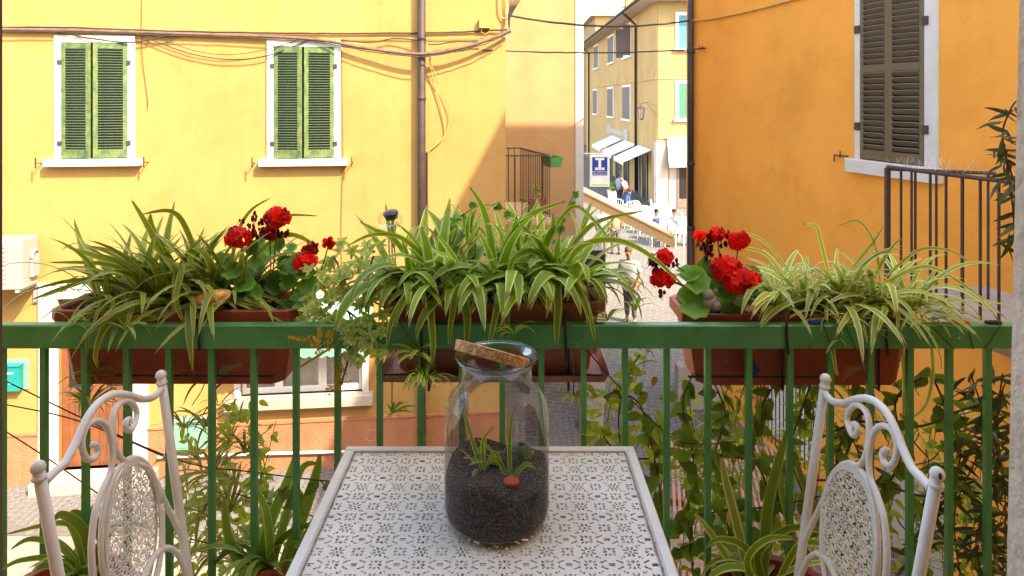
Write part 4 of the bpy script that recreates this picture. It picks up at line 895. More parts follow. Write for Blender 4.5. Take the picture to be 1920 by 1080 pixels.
# ------------------------------------------------------------------ perforated sheets
def holes_sdf(x, y, p=.077, pyy=.070, sc_=1.0):
    """signed distance to the nearest cut-out (negative inside a hole)"""
    p *= sc_; pyy *= sc_
    d = np.full(x.shape, 1.0)
    def cell(ox, oy):
        return (x-ox+p/2) % p-p/2, (y-oy+pyy/2) % pyy-pyy/2
    def box(u, v, a, hu, hv):
        c, s = math.cos(a), math.sin(a); U = u*c+v*s; V = -u*s+v*c
        qx = np.abs(U)-hu*sc_; qy = np.abs(V)-hv*sc_
        return np.hypot(np.maximum(qx,0), np.maximum(qy,0))+np.minimum(np.maximum(qx,qy),0)
    def tri(u, v, a, r0, r1, hw_):     # apex at r0, base at r1 along direction a
        c, s = math.cos(a), math.sin(a); U = u*c+v*s; V = np.abs(-u*s+v*c)
        r0_, r1_, h_ = r0*sc_, r1*sc_, hw_*sc_; L = math.hypot(r1_-r0_, h_)
        side = (-(U-r0_)*h_+V*(r1_-r0_))/L
        return np.maximum(side, U-r1_)
    u, v = cell(0, 0)
    d = np.minimum(d, box(u, v, 0, .0055, .0038))
    for sx in (1,-1):
        for sy in (1,-1):
            d = np.minimum(d, box(u-sx*.0125*sc_, v-sy*.0095*sc_, -sx*sy*R(28), .0048, .0016))
            d = np.minimum(d, box(u-sx*.0185*sc_, v-sy*.0055*sc_, sx*sy*R(60), .0030, .0014))
    for (ox, oy) in ((p/2, 0), (0, pyy/2)):
        u, v = cell(ox, oy)
        for a in (0, 90, 180, 270):
            d = np.minimum(d, tri(u, v, R(a), .0034, .0110, .0036))
        for a in (45,135,225,315):
            d = np.minimum(d, box(u-.0112*sc_*math.cos(R(a)), v-.0112*sc_*math.sin(R(a)), R(a), .0034, .0014))
    for (ox, oy) in ((p/4,pyy/4),(3*p/4,pyy/4),(p/4,3*pyy/4),(3*p/4,3*pyy/4)):
        u, v = cell(ox, oy); d = np.minimum(d, np.hypot(u, v)-.0017*sc_)
    u, v = cell(p/2, pyy/2)
    d = np.minimum(d, np.hypot(u, v)-.0024*sc_)
    for kk in range(8):
        a = R(kk*45+22.5)
        d = np.minimum(d, box(u-.0100*sc_*math.cos(a), v-.0100*sc_*math.sin(a), a, .0040, .0016))
    for a in (45,135,225,315):
        d = np.minimum(d, tri(u, v, R(a), .0165, .0215, .0036))
    return d
def perforated(name, x0, x1, y0, y1, cell, fn, thick, m):
    nx, ny = int((x1-x0)/cell), int((y1-y0)/cell)
    xs = np.linspace(x0, x1, nx+1); ys = np.linspace(y0, y1, ny+1)
    X, Y = np.meshgrid(xs, ys, indexing='ij'); F = fn(X, Y)
    cx_, cy_ = (X[:-1,:-1]+X[1:,1:])/2, (Y[:-1,:-1]+Y[1:,1:])/2
    keep = fn(cx_, cy_) > 0
    e = cell*.25; gx = (fn(X+e, Y)-fn(X-e, Y))/(2*e); gy = (fn(X, Y+e)-fn(X, Y-e))/(2*e); g2 = np.maximum(gx*gx+gy*gy, .2)
    mv = (np.abs(F) < cell*.62)
    mvn = mv | (F < 0)
    stepv = np.clip(F/g2, -cell*.7, cell*.7)
    X2 = np.where(mvn, X-stepv*gx, X); Y2 = np.where(mvn, Y-stepv*gy, Y)
    idx = np.arange((nx+1)*(ny+1)).reshape(nx+1, ny+1)
    a, b_, c, d_ = idx[:-1,:-1][keep], idx[1:,:-1][keep], idx[1:,1:][keep], idx[:-1,1:][keep]
    faces = np.stack([a, b_, c, d_], 1); used = np.unique(faces); remap = -np.ones(idx.size, int); remap[used] = np.arange(len(used)); faces = remap[faces]
    V = np.stack([X2.ravel(), Y2.ravel(), np.zeros(X2.size)], 1)[used]
    n = len(V); V2 = V.copy(); V2[:,2] -= thick
    # side walls along the boundary
    E = {}
    for f in faces.tolist():
        for i_ in range(4):
            k1, k2 = f[i_], f[(i_+1)%4]
            if (k2, k1) in E: del E[(k2, k1)]
            else: E[(k1, k2)] = 1
    side = [(k2, k1, k1+n, k2+n) for (k1, k2) in E]
    me = bpy.data.meshes.new(name); me.from_pydata(np.vstack([V, V2]).tolist(), [], faces.tolist()+(faces[:, ::-1]+n).tolist()+side)
    me.materials.append(m); return me

# ------------------------------------------------------------------ table
TX0, TX1, TY0, TY1, TZ = -.395, .291, .945, 1.632, .72
tb = thing('garden_table', ((TX0+TX1)/2, (TY0+TY1)/2, BF), 0, 'square cream white metal garden table with a pierced flower pattern top', 'table')
hwx, hwy = (TX1-TX0)/2, (TY1-TY0)/2
inst('table_top', perforated('table_top', -hwx+.022, hwx-.022, -hwy+.022, hwy-.022, .0021, lambda x, y: holes_sdf(x, y)-.0003, .0018, M['metalwhite']), tb, (0,0,TZ))
q = MB()
for (a, b_, c, d_) in ((-hwx,hwx,hwy-.022,hwy),(-hwx,hwx,-hwy,-hwy+.022),(-hwx,-hwx+.022,-hwy+.0221,hwy-.0221),(hwx-.022,hwx,-hwy+.0221,hwy-.0221)):
    q.bbox(a, b_, c, d_, TZ-.014, TZ+.003, .003)
q.build('table_rim', M['metalwhite'], tb)
q = MB(); n = 170
def rope(p, qd, s, e, r=.0022):
    L = (Vector(e)-Vector(s)).length; n_ = int(L/.0062)
    for i_ in range(n_):
        c = Vector(s).lerp(Vector(e), (i_+.5)/n_); t = (Vector(e)-Vector(s)).normalized(); w_ = Vector((-t.y, t.x, 0))
        q.tube([c-t*.0028-w_*.0014, c+t*.0028+w_*.0014], r*.8, 4)
a_, b__ = hwx-.026, hwy-.026
for s, e in (((-a_,b__,TZ+.002),(a_,b__,TZ+.002)),((-a_,-b__,TZ+.002),(a_,-b__,TZ+.002)),((-a_,-b__,TZ+.002),(-a_,b__,TZ+.002)),((a_,-b__,TZ+.002),(a_,b__,TZ+.002))): rope(0,0,s,e)
rp = q.build('rope_beading', mat('grimy cream enamel', (.42,.33,.27), .6, .3, 40), tb); rp['kind'] = 'stuff'
me = MB().tube([(0,0,0),(0,0,TZ-.022)], .012, 8).mesh('leg', M['metalwhite'], True)
for sx in (-1,1):
    for sy in (-1,1): inst('leg', me, tb, (sx*(hwx-.03), sy*(hwy-.03), 0))
# ------------------------------------------------------------------ garden chairs
KL = .15
def chpt(px, py):        # left-chair back plane -> (u=depth, v=height above balcony floor)
    d = (-.8-.65*KL)*1280/((px-960)-KL*(py-187)); return d, 1.55-(py-187)*d/1280
UC = chpt(238,960)[0]
def zz1(l): return [(50+a*.361, 690+b_*.361) for a, b_ in l]
topc = zz1([(95,590),(150,535),(200,490),(250,400),(290,310),(340,220),(400,160),(470,135),(540,145),(600,162),(660,150),(705,105)])
curlA = zz1([(342,398),(362,405),(367,440),(345,474),(310,470),(290,425),(290,360),(315,300),(360,275),(405,290),(433,350),(446,440),(436,540),(400,620),(360,730),(342,850),(336,960),(345,1090)])
curlB = zz1([(535,292),(535,268),(518,275),(513,305),(535,325),(560,290),(572,230),(545,180),(505,172),(465,205),(447,270),(448,350),(465,430),(500,478),(560,495),(625,520),(670,590),(715,690),(770,800),(815,900),(840,1000)])
low = zz1([(600,1110),(640,1020),(680,960),(730,935),(780,960),(810,1020),(835,1090)])
def garden_chair(mirror, loc, label):
    t = thing('garden_chair', loc, 0, label, 'chair', 'cream white metal garden chairs')
    def P3(u, v, off=0):      # chair back lies in its local x-z lean plane; u along y
        x = (-.8+KL*(.9-v)); x = x*1.0
        return Vector(((x+.8+off)*(-1 if mirror else 1), u-UC, v))
    def path(l): return [P3(*chpt(a, b_)) for a, b_ in l]
    ml = M['metalwhite']
    q = MB(); q.tube(spline(path(topc), 5), .0076, 10); q.build('top_rail', ml, t, True)
    q = MB(); q.tube(spline(path(curlA), 5), .0062, 8); q.build('scroll', ml, t, True)
    q = MB(); q.tube(spline(path(curlB), 5), .0062, 8); q.build('scroll', ml, t, True)
    q = MB(); q.tube(spline(path(low), 5), .0062, 8); q.build('lower_scroll', ml, t, True)
    for (a, b_), nm in (((73, 888), 'near'), ((303, 712), 'far')):
        u, v = chpt(a, b_); u2 = u+(.025 if nm == 'near' else -.012)
        q = MB(); q.tube([P3(u, v+.005), P3((u+u2)/2, .65), P3(u2, .44), P3(u2, .40)], .0098, 12); q.build('back_post', ml, t, True)
        q = MB(); q.ball(P3(u, v+.010), .0122, 12); q.lathe([(.0085,-.010),(.0118,-.008),(.0118,-.003),(.0085,-.001)], 12, Matrix.Translation(P3(u, v-.002))); q.build('finial', ml, t, True)
        q = MB(); xs = 1 if mirror is False else -1
        p0 = P3(u2,.42); q.tube([p0, p0+Vector((-.03*xs,0,-.2)), Vector((p0.x-.06*xs,p0.y,0.005))], .011, 8); q.build('leg', ml, t, True)
        q = MB(); p0 = P3(u2,.44)+Vector((.40*xs,0,0)); q.tube([p0, Vector((p0.x+.02*xs,p0.y,.005))], .011, 8); q.build('leg', ml, t, True)
    mu, mvv, ra, rb = UC+.012, .672, .104, .142
    def msdf(x, y):
        e = np.sqrt((x/ra)**2+(y/rb)**2); ell = (1-e)*min(ra, rb)
        h = holes_sdf(x, y, .060, .060, .78)-.0007
        h = np.where(ell < .008, .02, h)
        return np.minimum(h, ell)
    me = perforated('medallion', -ra, ra, -rb, rb, .0021, msdf, .0016, ml)
    k = KL
    # local (x=u, y=height, z=normal) -> chair space
    R3 = Matrix(((0, -KL*(-1 if mirror else 1), 1*(-1 if mirror else 1)), (1, 0, 0), (0, 1, 0)))
    M4 = R3.to_4x4(); c = P3(mu, mvv); M4.translation = c
    o = inst('medallion', me, t); o.matrix_local = M4
    q = MB(); q.tube([M4 @ Vector((ra*math.cos(a), rb*math.sin(a), 0)) for a in [2*math.pi*j/48 for j in range(49)]], .0062, 8)
    q.build('medallion_ring', ml, t, True)
    q = MB()
    for j in range(120):
        a = 2*math.pi*j/120; q.tube([M4 @ Vector(((ra-.010)*math.cos(a)-.001, (rb-.010)*math.sin(a), .003)), M4 @ Vector(((ra-.010)*math.cos(a+.07), (rb-.0085)*math.sin(a+.07), .003))], .0019, 4)
    rp = q.build('rope_beading', ml, t); rp['kind'] = 'stuff'
    # seat
    xs = -1 if mirror else 1; q = MB(); p0 = P3(UC, .44).x
    q.lathe([(0,.435),(.20,.435),(.205,.442),(.20,.45),(0,.45)], 28, Matrix.Translation((p0+.21*xs, 0, 0))); q.build('seat', ml, t, True)
    return t
garden_chair(False, (-.8, UC, BF), 'cream white scrolled metal chair left of the table, the one by the brown door')
garden_chair(True, (.705, UC-.02, BF), 'white scrolled metal chair right of the table, with chipped paint on its near finial')
q = MB(); q.ball((.705, chpt(73,888)[0]-.034, BF+chpt(73,888)[1]+.014), .006, 8, (.5,.35,1)); ck = q.build('tmp', M['black']); ck.name = 'paint_chip'
for o in bpy.data.objects:
    if o.name.startswith('garden_chair') and o.type == 'EMPTY' and o.location.x > 0: ck.parent = o; ck.location = -Vector(o.location)

# ------------------------------------------------------------------ terrarium jar
JX, JY, JZ = -.030, 1.352, BF+TZ+.004
jr = thing('glass_jar', (JX, JY, JZ), 0, 'large clear glass terrarium jar standing on the pierced table', 'jar')
prof = [(0,0),(.07,.0),(.090,.004),(.100,.014),(.1035,.03),(.1035,.20),(.101,.222),(.094,.240),(.080,.254),(.073,.262),(.0705,.272),(.0705,.292),(.073,.304),(.079,.313),(.0825,.318),(.082,.322),(.079,.322),(.0695,.305),(.0672,.29)]
q = MB(); q.lathe(prof, 64); q.build('glass_body', M['glass'], jr, True)
q = MB(); q.lathe([(.0805+.003*math.cos(a), .319+.003*math.sin(a)) for a in [2*math.pi*j/8 for j in range(9)]], 64); q.build('glass_lip', glassmat('thick glass edge', (.80,.90,.84), 1.6, .4), jr, True)
# soil
def soil_mat():
    m, nd, ln, b = newmat('jar soil'); b.inputs['Roughness'].default_value = .9
    tc = nd.new('ShaderNodeTexCoord'); v = nd.new('ShaderNodeTexVoronoi'); v.inputs['Scale'].default_value = 230; ln.new(tc.outputs['Object'], v.inputs['Vector'])
    r = ramp(nd, [(.0, (.022,.013,.008)), (.45, (.060,.038,.026)), (.75, (.17,.13,.11))]); ln.new(v.outputs['Distance'], r.inputs[0]); ln.new(r.outputs[0], b.inputs['Base Color'])
    bp = nd.new('ShaderNodeBump'); bp.inputs['Strength'].default_value = 1; bp.inputs['Distance'].default_value = .004; ln.new(v.outputs['Distance'], bp.inputs['Height']); ln.new(bp.outputs[0], b.inputs['Normal']); return m
q = MB(); n = 40; rows = []
pr = [(0,.004),(.088,.005),(.098,.014),(.1012,.03),(.1012,.085)]
vs = []; 
for (r_, z) in pr: vs += [(r_*math.cos(2*math.pi*k/n), r_*math.sin(2*math.pi*k/n), z) for k in range(n)]
for r_ in (.1012,.085,.06,.03,.0):
    for k in range(n):
        a = 2*math.pi*k/n; z = .098+.012*max(0, math.sin(a))*(r_/.1)+.012*math.sin(3*a+1)*(r_/.1)+rng.uniform(-.002,.002)
        if r_ == .1012: z -= .006
        vs.append((r_*math.cos(a), r_*math.sin(a), z))
nr = len(pr)+5
q.add(vs, [(i_*n+k, i_*n+(k+1)%n, (i_+1)*n+(k+1)%n, (i_+1)*n+k) for i_ in range(nr-1) for k in range(n)]); q.build('soil_bed', soil_mat(), jr, True)
ck_ = thing('cork_lid', at(922, 665, 1.345), 0, 'thick round cork lid resting tilted in the mouth of the jar', 'lid')
ck_.rotation_euler = Euler((R(-20.5), R(15.5), 0), 'XYZ')
q = MB(); q.lathe([(0,-.0105),(.071,-.0105),(.0735,-.009),(.0755,.009),(.073,.0105),(0,.0105)], 48); q.build('cork_disc', M['cork'], ck_, False)

# ------------------------------------------------------------------ planters
def planter(name, x0, x1, ztop, h, y0, m, label, depth=.185, tray=False):
    t = thing(name, ((x0+x1)/2, y0, ztop-h), 0, label, 'planter', 'window box planters on the balcony rail')
    w = (x1-x0)/2; d = depth
    def ring(ix, iy, z, b=.022):
        a, c, e, f = -w+ix, w-ix, iy, d-iy
        return [(a+b,e,z),(c-b,e,z),(c,e+b,z),(c,f-b,z),(c-b,f,z),(a+b,f,z),(a,f-b,z),(a,e+b,z)]
    rings = [ring(.045,.022,0), ring(.040,.020,.004), ring(.032,.016,h*.30), ring(.031,.015,h*.305), ring(.031,.0155,h*.325), ring(.016,.009,h-.030), ring(.015,.008,h-.029), ring(.0,.0,h-.027), ring(0,0,h-.002), ring(.002,.002,h), ring(.012,.012,h), ring(.016,.014,h-.006), ring(.02,.018,h-.045)]
    vs = [v for r_ in rings for v in r_]; fs = [tuple(range(7,-1,-1))]
    for i_ in range(len(rings)-1):
        for k in range(8): fs.append((i_*8+k, i_*8+(k+1)%8, (i_+1)*8+(k+1)%8, (i_+1)*8+k))
    MB().add(vs, fs).build('trough', M[m], t)
    nx, ny = 40, 10; vs = []; 
    for i_ in range(nx+1):
        for j in range(ny+1): vs.append((-w+.02+(2*w-.04)*i_/nx, .018+(d-.036)*j/ny, h-.025+rng.uniform(-.007,.008)))
    MB().add(vs, [(i_*(ny+1)+j, (i_+1)*(ny+1)+j, (i_+1)*(ny+1)+j+1, i_*(ny+1)+j+1) for i_ in range(nx) for j in range(ny)]).build('soil_bed', M['soil'], t, True)
    if tray:
        q = MB(); ii = -.012
        q.add([(-w-ii*.5,-.004,-.012),(w+ii*.5,-.004,-.012),(w+ii*.5,d+.004,-.012),(-w-ii*.5,d+.004,-.012),(-w-.006,-.012,.012),(w+.006,-.012,.012),(w+.006,d+.012,.012),(-w-.006,d+.012,.012)],[(0,3,2,1),(0,1,5,4),(1,2,6,5),(2,3,7,6),(3,0,4,7)])
        q.build('saucer', M[m], t)
    return t
PY = 1.712
def pxx(px, d): return (px-960)/1280*d
P1 = planter('window_box', pxx(86,PY), pxx(555,PY), BF+1.020, .192, PY, 'terra', 'dark red plastic window box at the left end of the green rail')
P2 = planter('window_box', pxx(716,PY), pxx(1137,PY), BF+1.040, .185, PY, 'terraold', 'faded brick pink window box in the middle, with a saucer, behind the jar', tray=True)
P3_ = planter('window_box', pxx(1283,PY), pxx(1728,PY), BF+1.010, .185, PY, 'terra', 'bright terracotta window box at the right with red geraniums at its left end')
# brackets that hold the boxes on the rail
def bracket(px, ztop, label, low_=.17):
    t = thing('box_bracket', (pxx(px,RY), RY, BF), 0, label, 'bracket', 'black brackets hooking the window boxes to the rail')
    q = MB(); q.tube(spline([(.002,.06,ztop+.012),(0,.02,ztop+.016),(-.001,-.004,ztop+.006),(.0,-.006,.97),(.003,-.006,1-low_)], 4), .0034, 6); q.build('hook', M['black'], t, True)
    q = MB(); q.tube([(.012,.03,ztop-.0),(.012,.052,.93),(.012,.052,.82),(.012,.23,.815)], .0032, 6); q.build('cradle_arm', M['black'], t, True)
    return t
for px, lb, lw_ in ((374,'black bracket on the rail in front of the left window box',.06),(790,'left of two black brackets on the faded middle window box',.10),(1060,'right of two black brackets on the faded middle window box',.10),(1474,'left of two black brackets on the right window box',.07),(1660,'right of two black brackets on the right window box',.07)):
    bracket(px, 1.004, lb, lw_)
for (a, b_, py, lb) in ((215,515,704,'left'),(705,1130,702,'middle'),(1290,1560,706,'right')):
    q = MB(); q.tube([at(a,py,PY-.012), at(b_,py+1,PY-.012)], .003, 6); o = q.build('support_wire', M['black']); tag(o, 'black support wire running under the '+lb+' window box', 'wire')

# ------------------------------------------------------------------ leaf meshes
def strip_mesh(name, pts, widths, m, up=None, fold=.25):
    """ribbon through pts; three vertices across; UV u across, v along"""
    n = len(pts); vs = []; uv = []
    for i_, p in enumerate(pts):
        t = (pts[min(i_+1,n-1)]-pts[max(i_-1,0)]).normalized(); ref = up[i_] if up else Vector((0,1,0))
        s = (ref-t*ref.dot(t)); s = s.normalized() if s.length > 1e-5 else frame_from(t)[0]
        nr_ = t.cross(s); w = widths[i_]/2; f = fold*w
        vs += [p-s*w-nr_*f, p+nr_*f*0, p+s*w-nr_*f]; uv += [(0,i_/(n-1)),(.5,i_/(n-1)),(1,i_/(n-1))]
    fs = []
    for i_ in range(n-1):
        for j in (0,1): fs.append((i_*3+j, i_*3+j+1, (i_+1)*3+j+1, (i_+1)*3+j))
    me = bpy.data.meshes.new(name); me.from_pydata([tuple(v) for v in vs], [], fs); me.materials.append(m)
    ul = me.uv_layers.new(name='UVMap'); L_ = [uv[l.vertex_index] for l in me.loops]; ul.data.foreach_set('uv', [c for p in L_ for c in p])
    me.polygons.foreach_set('use_smooth', [True]*len(fs)); me.update(); return me
def blade_variants(m, count, e0r, e1r, wr, n=10, seed=1, pw=(1.0,1.8)):
    """unit-length blades that leave the origin along +x, arch over and droop"""
    r_ = random.Random(seed); out = []
    for k in range(count):
        e0, e1 = R(r_.uniform(*e0r)), R(r_.uniform(*e1r)); p_ = r_.uniform(*pw); yaw = r_.uniform(-.35,.35); tw = r_.uniform(-.5,.5)
        p = Vector((0,0,0)); pts = [p.copy()]; ups = []
        for i_ in range(n):
            t = (i_+.5)/n; e = e0+(e1-e0)*t**p_; a = yaw*t
            p = p+Vector((math.cos(e)*math.cos(a), math.cos(e)*math.sin(a), math.sin(e)))/n; pts.append(p.copy())
        W_ = r_.uniform(*wr); ws = [W_*min(1, .42+2.0*t)*(1-t**3.2)**.8+.0004 for t in [i_/n for i_ in range(n+1)]]
        ups = [Vector((0, math.cos(tw*i_/n), math.sin(tw*i_/n))) for i_ in range(n+1)]
        out.append(strip_mesh('leaf', pts, ws, m, ups, .3))
    return out
def oval_leaf(m, w=.62, tip=.25, fold=.18, curl=.2, n=7, seed=0):
    r_ = random.Random(seed); pts = []; ws = []
    for i_ in range(n+1):
        t = i_/n; pts.append(Vector((t, 0, -curl*t*t+.06*math.sin(t*5+seed)))); ws.append(max(.004, w*math.sin(math.pi*min(1,t**.75))**.75*(1-.25*t)) if 0 < t < 1 else .004)
    return strip_mesh('leaf', pts, ws, m, None, fold)
BA_up = blade_variants(M['leafA'], 9, (55,85), (-10,35), (.06,.09), seed=3)
BA_ar = blade_variants(M['leafA'], 12, (25,60), (-75,-25), (.05,.08), seed=4)
BB_up = blade_variants(M['leafB'], 9, (60,88), (-20,35), (.09,.135), seed=5)
BB_ar = blade_variants(M['leafB'], 12, (35,70), (-88,-50), (.09,.135), seed=6)
BC_up = blade_variants(M['leafC'], 9, (50,82), (-40,15), (.05,.08), seed=7)
BC_ar = blade_variants(M['leafC'], 12, (25,60), (-85,-35), (.05,.08), seed=8)
BY = blade_variants(M['leafY'], 12, (5,75), (-60,-5), (.05,.08), seed=9, n=7)
BD = blade_variants(M['leafD'], 10, (50,85), (-60,20), (.06,.09), seed=10)
BB_sm = blade_variants(M['leafB'], 8, (10,70), (-75,-20), (.10,.16), seed=11, n=7)
def crown(parent, c, n, meshes, lr, az=(0,360), jit=(.02,.015,.008), tilt=0, r_=rng):
    for k in range(n):
        a = R(r_.uniform(*az)); L = r_.uniform(*lr); c2 = Vector(c)+Vector((r_.uniform(-1,1)*jit[0], r_.uniform(-1,1)*jit[1], r_.uniform(-1,1)*jit[2]))
        inst('leaf', r_.choice(meshes), parent, c2-parent.location if parent else c2, (r_.uniform(-.25,.25), r_.uniform(-.15,.15), a), L)
def hero(parent, pts, w, m, fold=.25, taper=3.0, n=6):
    """one long blade through (pixel x, pixel y, depth) points"""
    P_ = spline([at(*p) for p in pts], n); k = len(P_)-1
    ws = [w*min(1, .5+2.5*i_/k)*max(0, 1-(i_/k)**taper)**.8+.0005 for i_ in range(k+1)]
    ups = []
    for i_ in range(k+1):
        t = (P_[min(i_+1,k)]-P_[max(i_-1,0)]).normalized(); ups.append(t.cross(Vector((0.15,-1,.25))).normalized())
    me = strip_mesh('leaf', [p-parent.location for p in P_], ws, m, ups, fold); return inst('leaf', me, parent)

# ---- spider plant in the left box
def plant(name, loc, label, cat='plant', group=None): return thing(name, loc, 0, label, cat, group)
s1 = plant('spider_plant', (pxx(300,1.8), 1.8, BF+1.0), 'olive green striped spider plant spilling from the left window box', 'spider plant')
for (px, n_u, n_a) in ((205,9,24),(260,16,28),(310,18,28),(355,18,26),(400,16,22),(440,12,12)):
    c = (pxx(px,1.80), 1.80, BF+1.005)
    crown(s1, c, n_u, BA_up, (.16,.30)); crown(s1, c, n_a, BA_ar, (.17,.34))
for pts, w in (
    ([(330,560,1.80),(250,500,1.78),(180,480,1.76),(125,463,1.74)],.020),([(300,570,1.80),(250,520,1.78),(200,495,1.77),(90,492,1.76)],.016),
    ([(330,540,1.8),(300,470,1.79),(275,420,1.78),(246,374,1.77)],.019),([(380,520,1.8),(350,430,1.8),(320,396,1.8),(265,402,1.8)],.015),
    ([(300,580,1.8),(220,530,1.76),(130,527,1.74),(55,545,1.72)],.013),([(320,560,1.8),(230,510,1.77),(120,540,1.74),(60,562,1.73)],.015),
    ([(430,520,1.8),(445,440,1.8),(470,395,1.8),(508,371,1.8)],.010),([(440,520,1.8),(490,440,1.8),(530,406,1.8),(597,405,1.8)],.011),
    ([(430,530,1.8),(500,460,1.79),(540,440,1.78),(578,452,1.76),(590,470,1.75)],.014),([(330,560,1.78),(250,580,1.70),(200,610,1.64),(180,660,1.63),(183,690,1.63)],.018),
    ([(360,540,1.79),(300,590,1.70),(235,600,1.66),(170,620,1.64),(165,668,1.63)],.017),([(300,540,1.8),(340,500,1.72),(330,560,1.66),(345,605,1.65)],.017),
    ([(390,500,1.8),(360,500,1.75),(330,520,1.7),(325,590,1.66)],.018),([(340,560,1.8),(300,520,1.8),(250,490,1.78),(200,470,1.77),(170,462,1.76)],.02),
    ([(350,540,1.8),(290,440,1.8),(282,400,1.8)],.022),([(310,570,1.8),(230,560,1.74),(160,600,1.7),(100,645,1.68)],.014)):
    hero(s1, pts, w, M['leafA'])
# plantlets hanging in front of the left box
def plantlet(parent, px, py, d, n, meshes, lr, az=(0,360)): crown(parent, at(px,py,d), n, meshes, lr, az, (.004,.004,.003))
for (px,py,d,n,l0,l1) in ((135,610,1.64,12,.05,.10),(235,618,1.64,12,.05,.10),(175,700,1.72,16,.05,.11),(165,760,1.72,22,.06,.15),(170,720,1.73,10,.05,.10),(385,715,1.76,9,.06,.12),(410,712,1.78,8,.06,.12)):
    plantlet(s1, px, py, d, n, BA_ar+BB_sm if py < 650 else BA_ar, (l0,l1))
q = MB(); 
for pts in ([(300,560,1.78),(210,590,1.68),(170,640,1.68),(165,740,1.72)],[(240,618,1.64),(236,650,1.64),(232,700,1.66)],[(390,640,1.75),(385,715,1.76),(360,760,1.76)]): q.tube([p-s1.location for p in spline([at(*p) for p in pts],5)], .0014, 5)
q.build('runner_stem', M['greenstem'], s1)
# ---- middle spider plant
s2 = plant('spider_plant', (pxx(920,1.8), 1.8, BF+1.0), 'lush bright green and white spider plant filling the middle window box', 'spider plant')
for (px, n_u, n_a) in ((760,12,18),(820,17,20),(880,19,22),(945,19,22),(1000,18,18),(1050,13,13)):
    c = (pxx(px,1.80), 1.79, BF+1.03)
    crown(s2, c, n_u, BB_up, (.16,.31)); crown(s2, c, n_a, BB_ar, (.17,.32))
for px in (770,850,930,1010,1080):      # leaves falling forward over the rim
    crown(s2, (pxx(px,1.77), 1.77, BF+1.04), 5, BB_ar, (.20,.30), (215,325))
for pts, w in (
    ([(1030,520,1.8),(1090,440,1.78),(1130,412,1.75),(1210,395,1.72)],.014),([(1040,560,1.78),(1080,470,1.72),(1150,450,1.68),(1220,480,1.66),(1290,545,1.66)],.016),
    ([(1010,470,1.8),(1070,390,1.78),(1110,410,1.75),(1150,460,1.72)],.012),([(930,540,1.8),(920,450,1.79),(905,390,1.78),(880,350,1.77)],.022),
    ([(880,560,1.75),(870,560,1.66),(876,600,1.63),(873,660,1.625)],.024),([(820,560,1.75),(808,580,1.66),(812,640,1.63),(810,690,1.625)],.019),
    ([(1040,500,1.78),(1046,560,1.66),(1044,610,1.63),(1043,650,1.625)],.021),([(900,540,1.76),(860,540,1.66),(846,600,1.63),(842,650,1.625)],.018),
    ([(800,540,1.76),(770,545,1.66),(735,600,1.63),(725,655,1.625)],.017),([(940,520,1.76),(935,560,1.66),(925,610,1.63),(915,655,1.625)],.018),
    ([(990,520,1.76),(955,560,1.68),(950,610,1.64),(944,650,1.63)],.016),([(1060,500,1.76),(1095,560,1.66),(1110,610,1.63),(1115,640,1.625)],.015),
    ([(1040,490,1.77),(1075,530,1.68),(1100,580,1.64),(1105,625,1.63)],.018),
    ([(1010,560,1.8),(1020,470,1.79),(1036,430,1.78),(1037,400,1.78)],.026),([(940,480,1.8),(960,440,1.78),(1000,400,1.77),(1062,377,1.76)],.02),
    ([(1050,500,1.78),(1000,470,1.72),(960,490,1.68),(955,540,1.67)],.018),([(830,520,1.8),(760,450,1.78),(700,440,1.76),(650,462,1.74)],.013),
    ([(790,520,1.8),(740,450,1.78),(700,430,1.77),(675,415,1.76)],.015),([(770,540,1.8),(700,500,1.75),(690,540,1.7),(692,590,1.68)],.015)):
    hero(s2, pts, w, M['leafB'])
for (px,py,d,n,l0,l1) in ((785,665,1.66,12,.04,.09),(795,715,1.66,20,.05,.11),(795,700,1.66,8,.04,.08),(965,625,1.63,9,.04,.08),(1075,745,1.72,14,.04,.08),(735,775,1.70,12,.04,.08),(1190,580,1.72,9,.04,.075),(1140,600,1.68,10,.04,.09)):
    plantlet(s2, px, py, d, n, BB_sm+BB_ar, (l0,l1))
for k in range(22): plantlet(s2, rng.uniform(700,1120), rng.uniform(440,560), rng.uniform(1.8,1.9), 3, BB_up, (.08,.16))
q = MB()
for pts in ([(790,600,1.68),(785,640,1.64),(790,720,1.66)],[(1060,600,1.68),(1075,680,1.68),(1075,745,1.72)],[(735,680,1.68),(735,775,1.70)],[(1080,540,1.75),(1150,540,1.70),(1187,575,1.72)]): q.tube([p-s2.location for p in spline([at(*p) for p in pts],5)], .0014, 5)
q.build('runner_stem', M['greenstem'], s2)
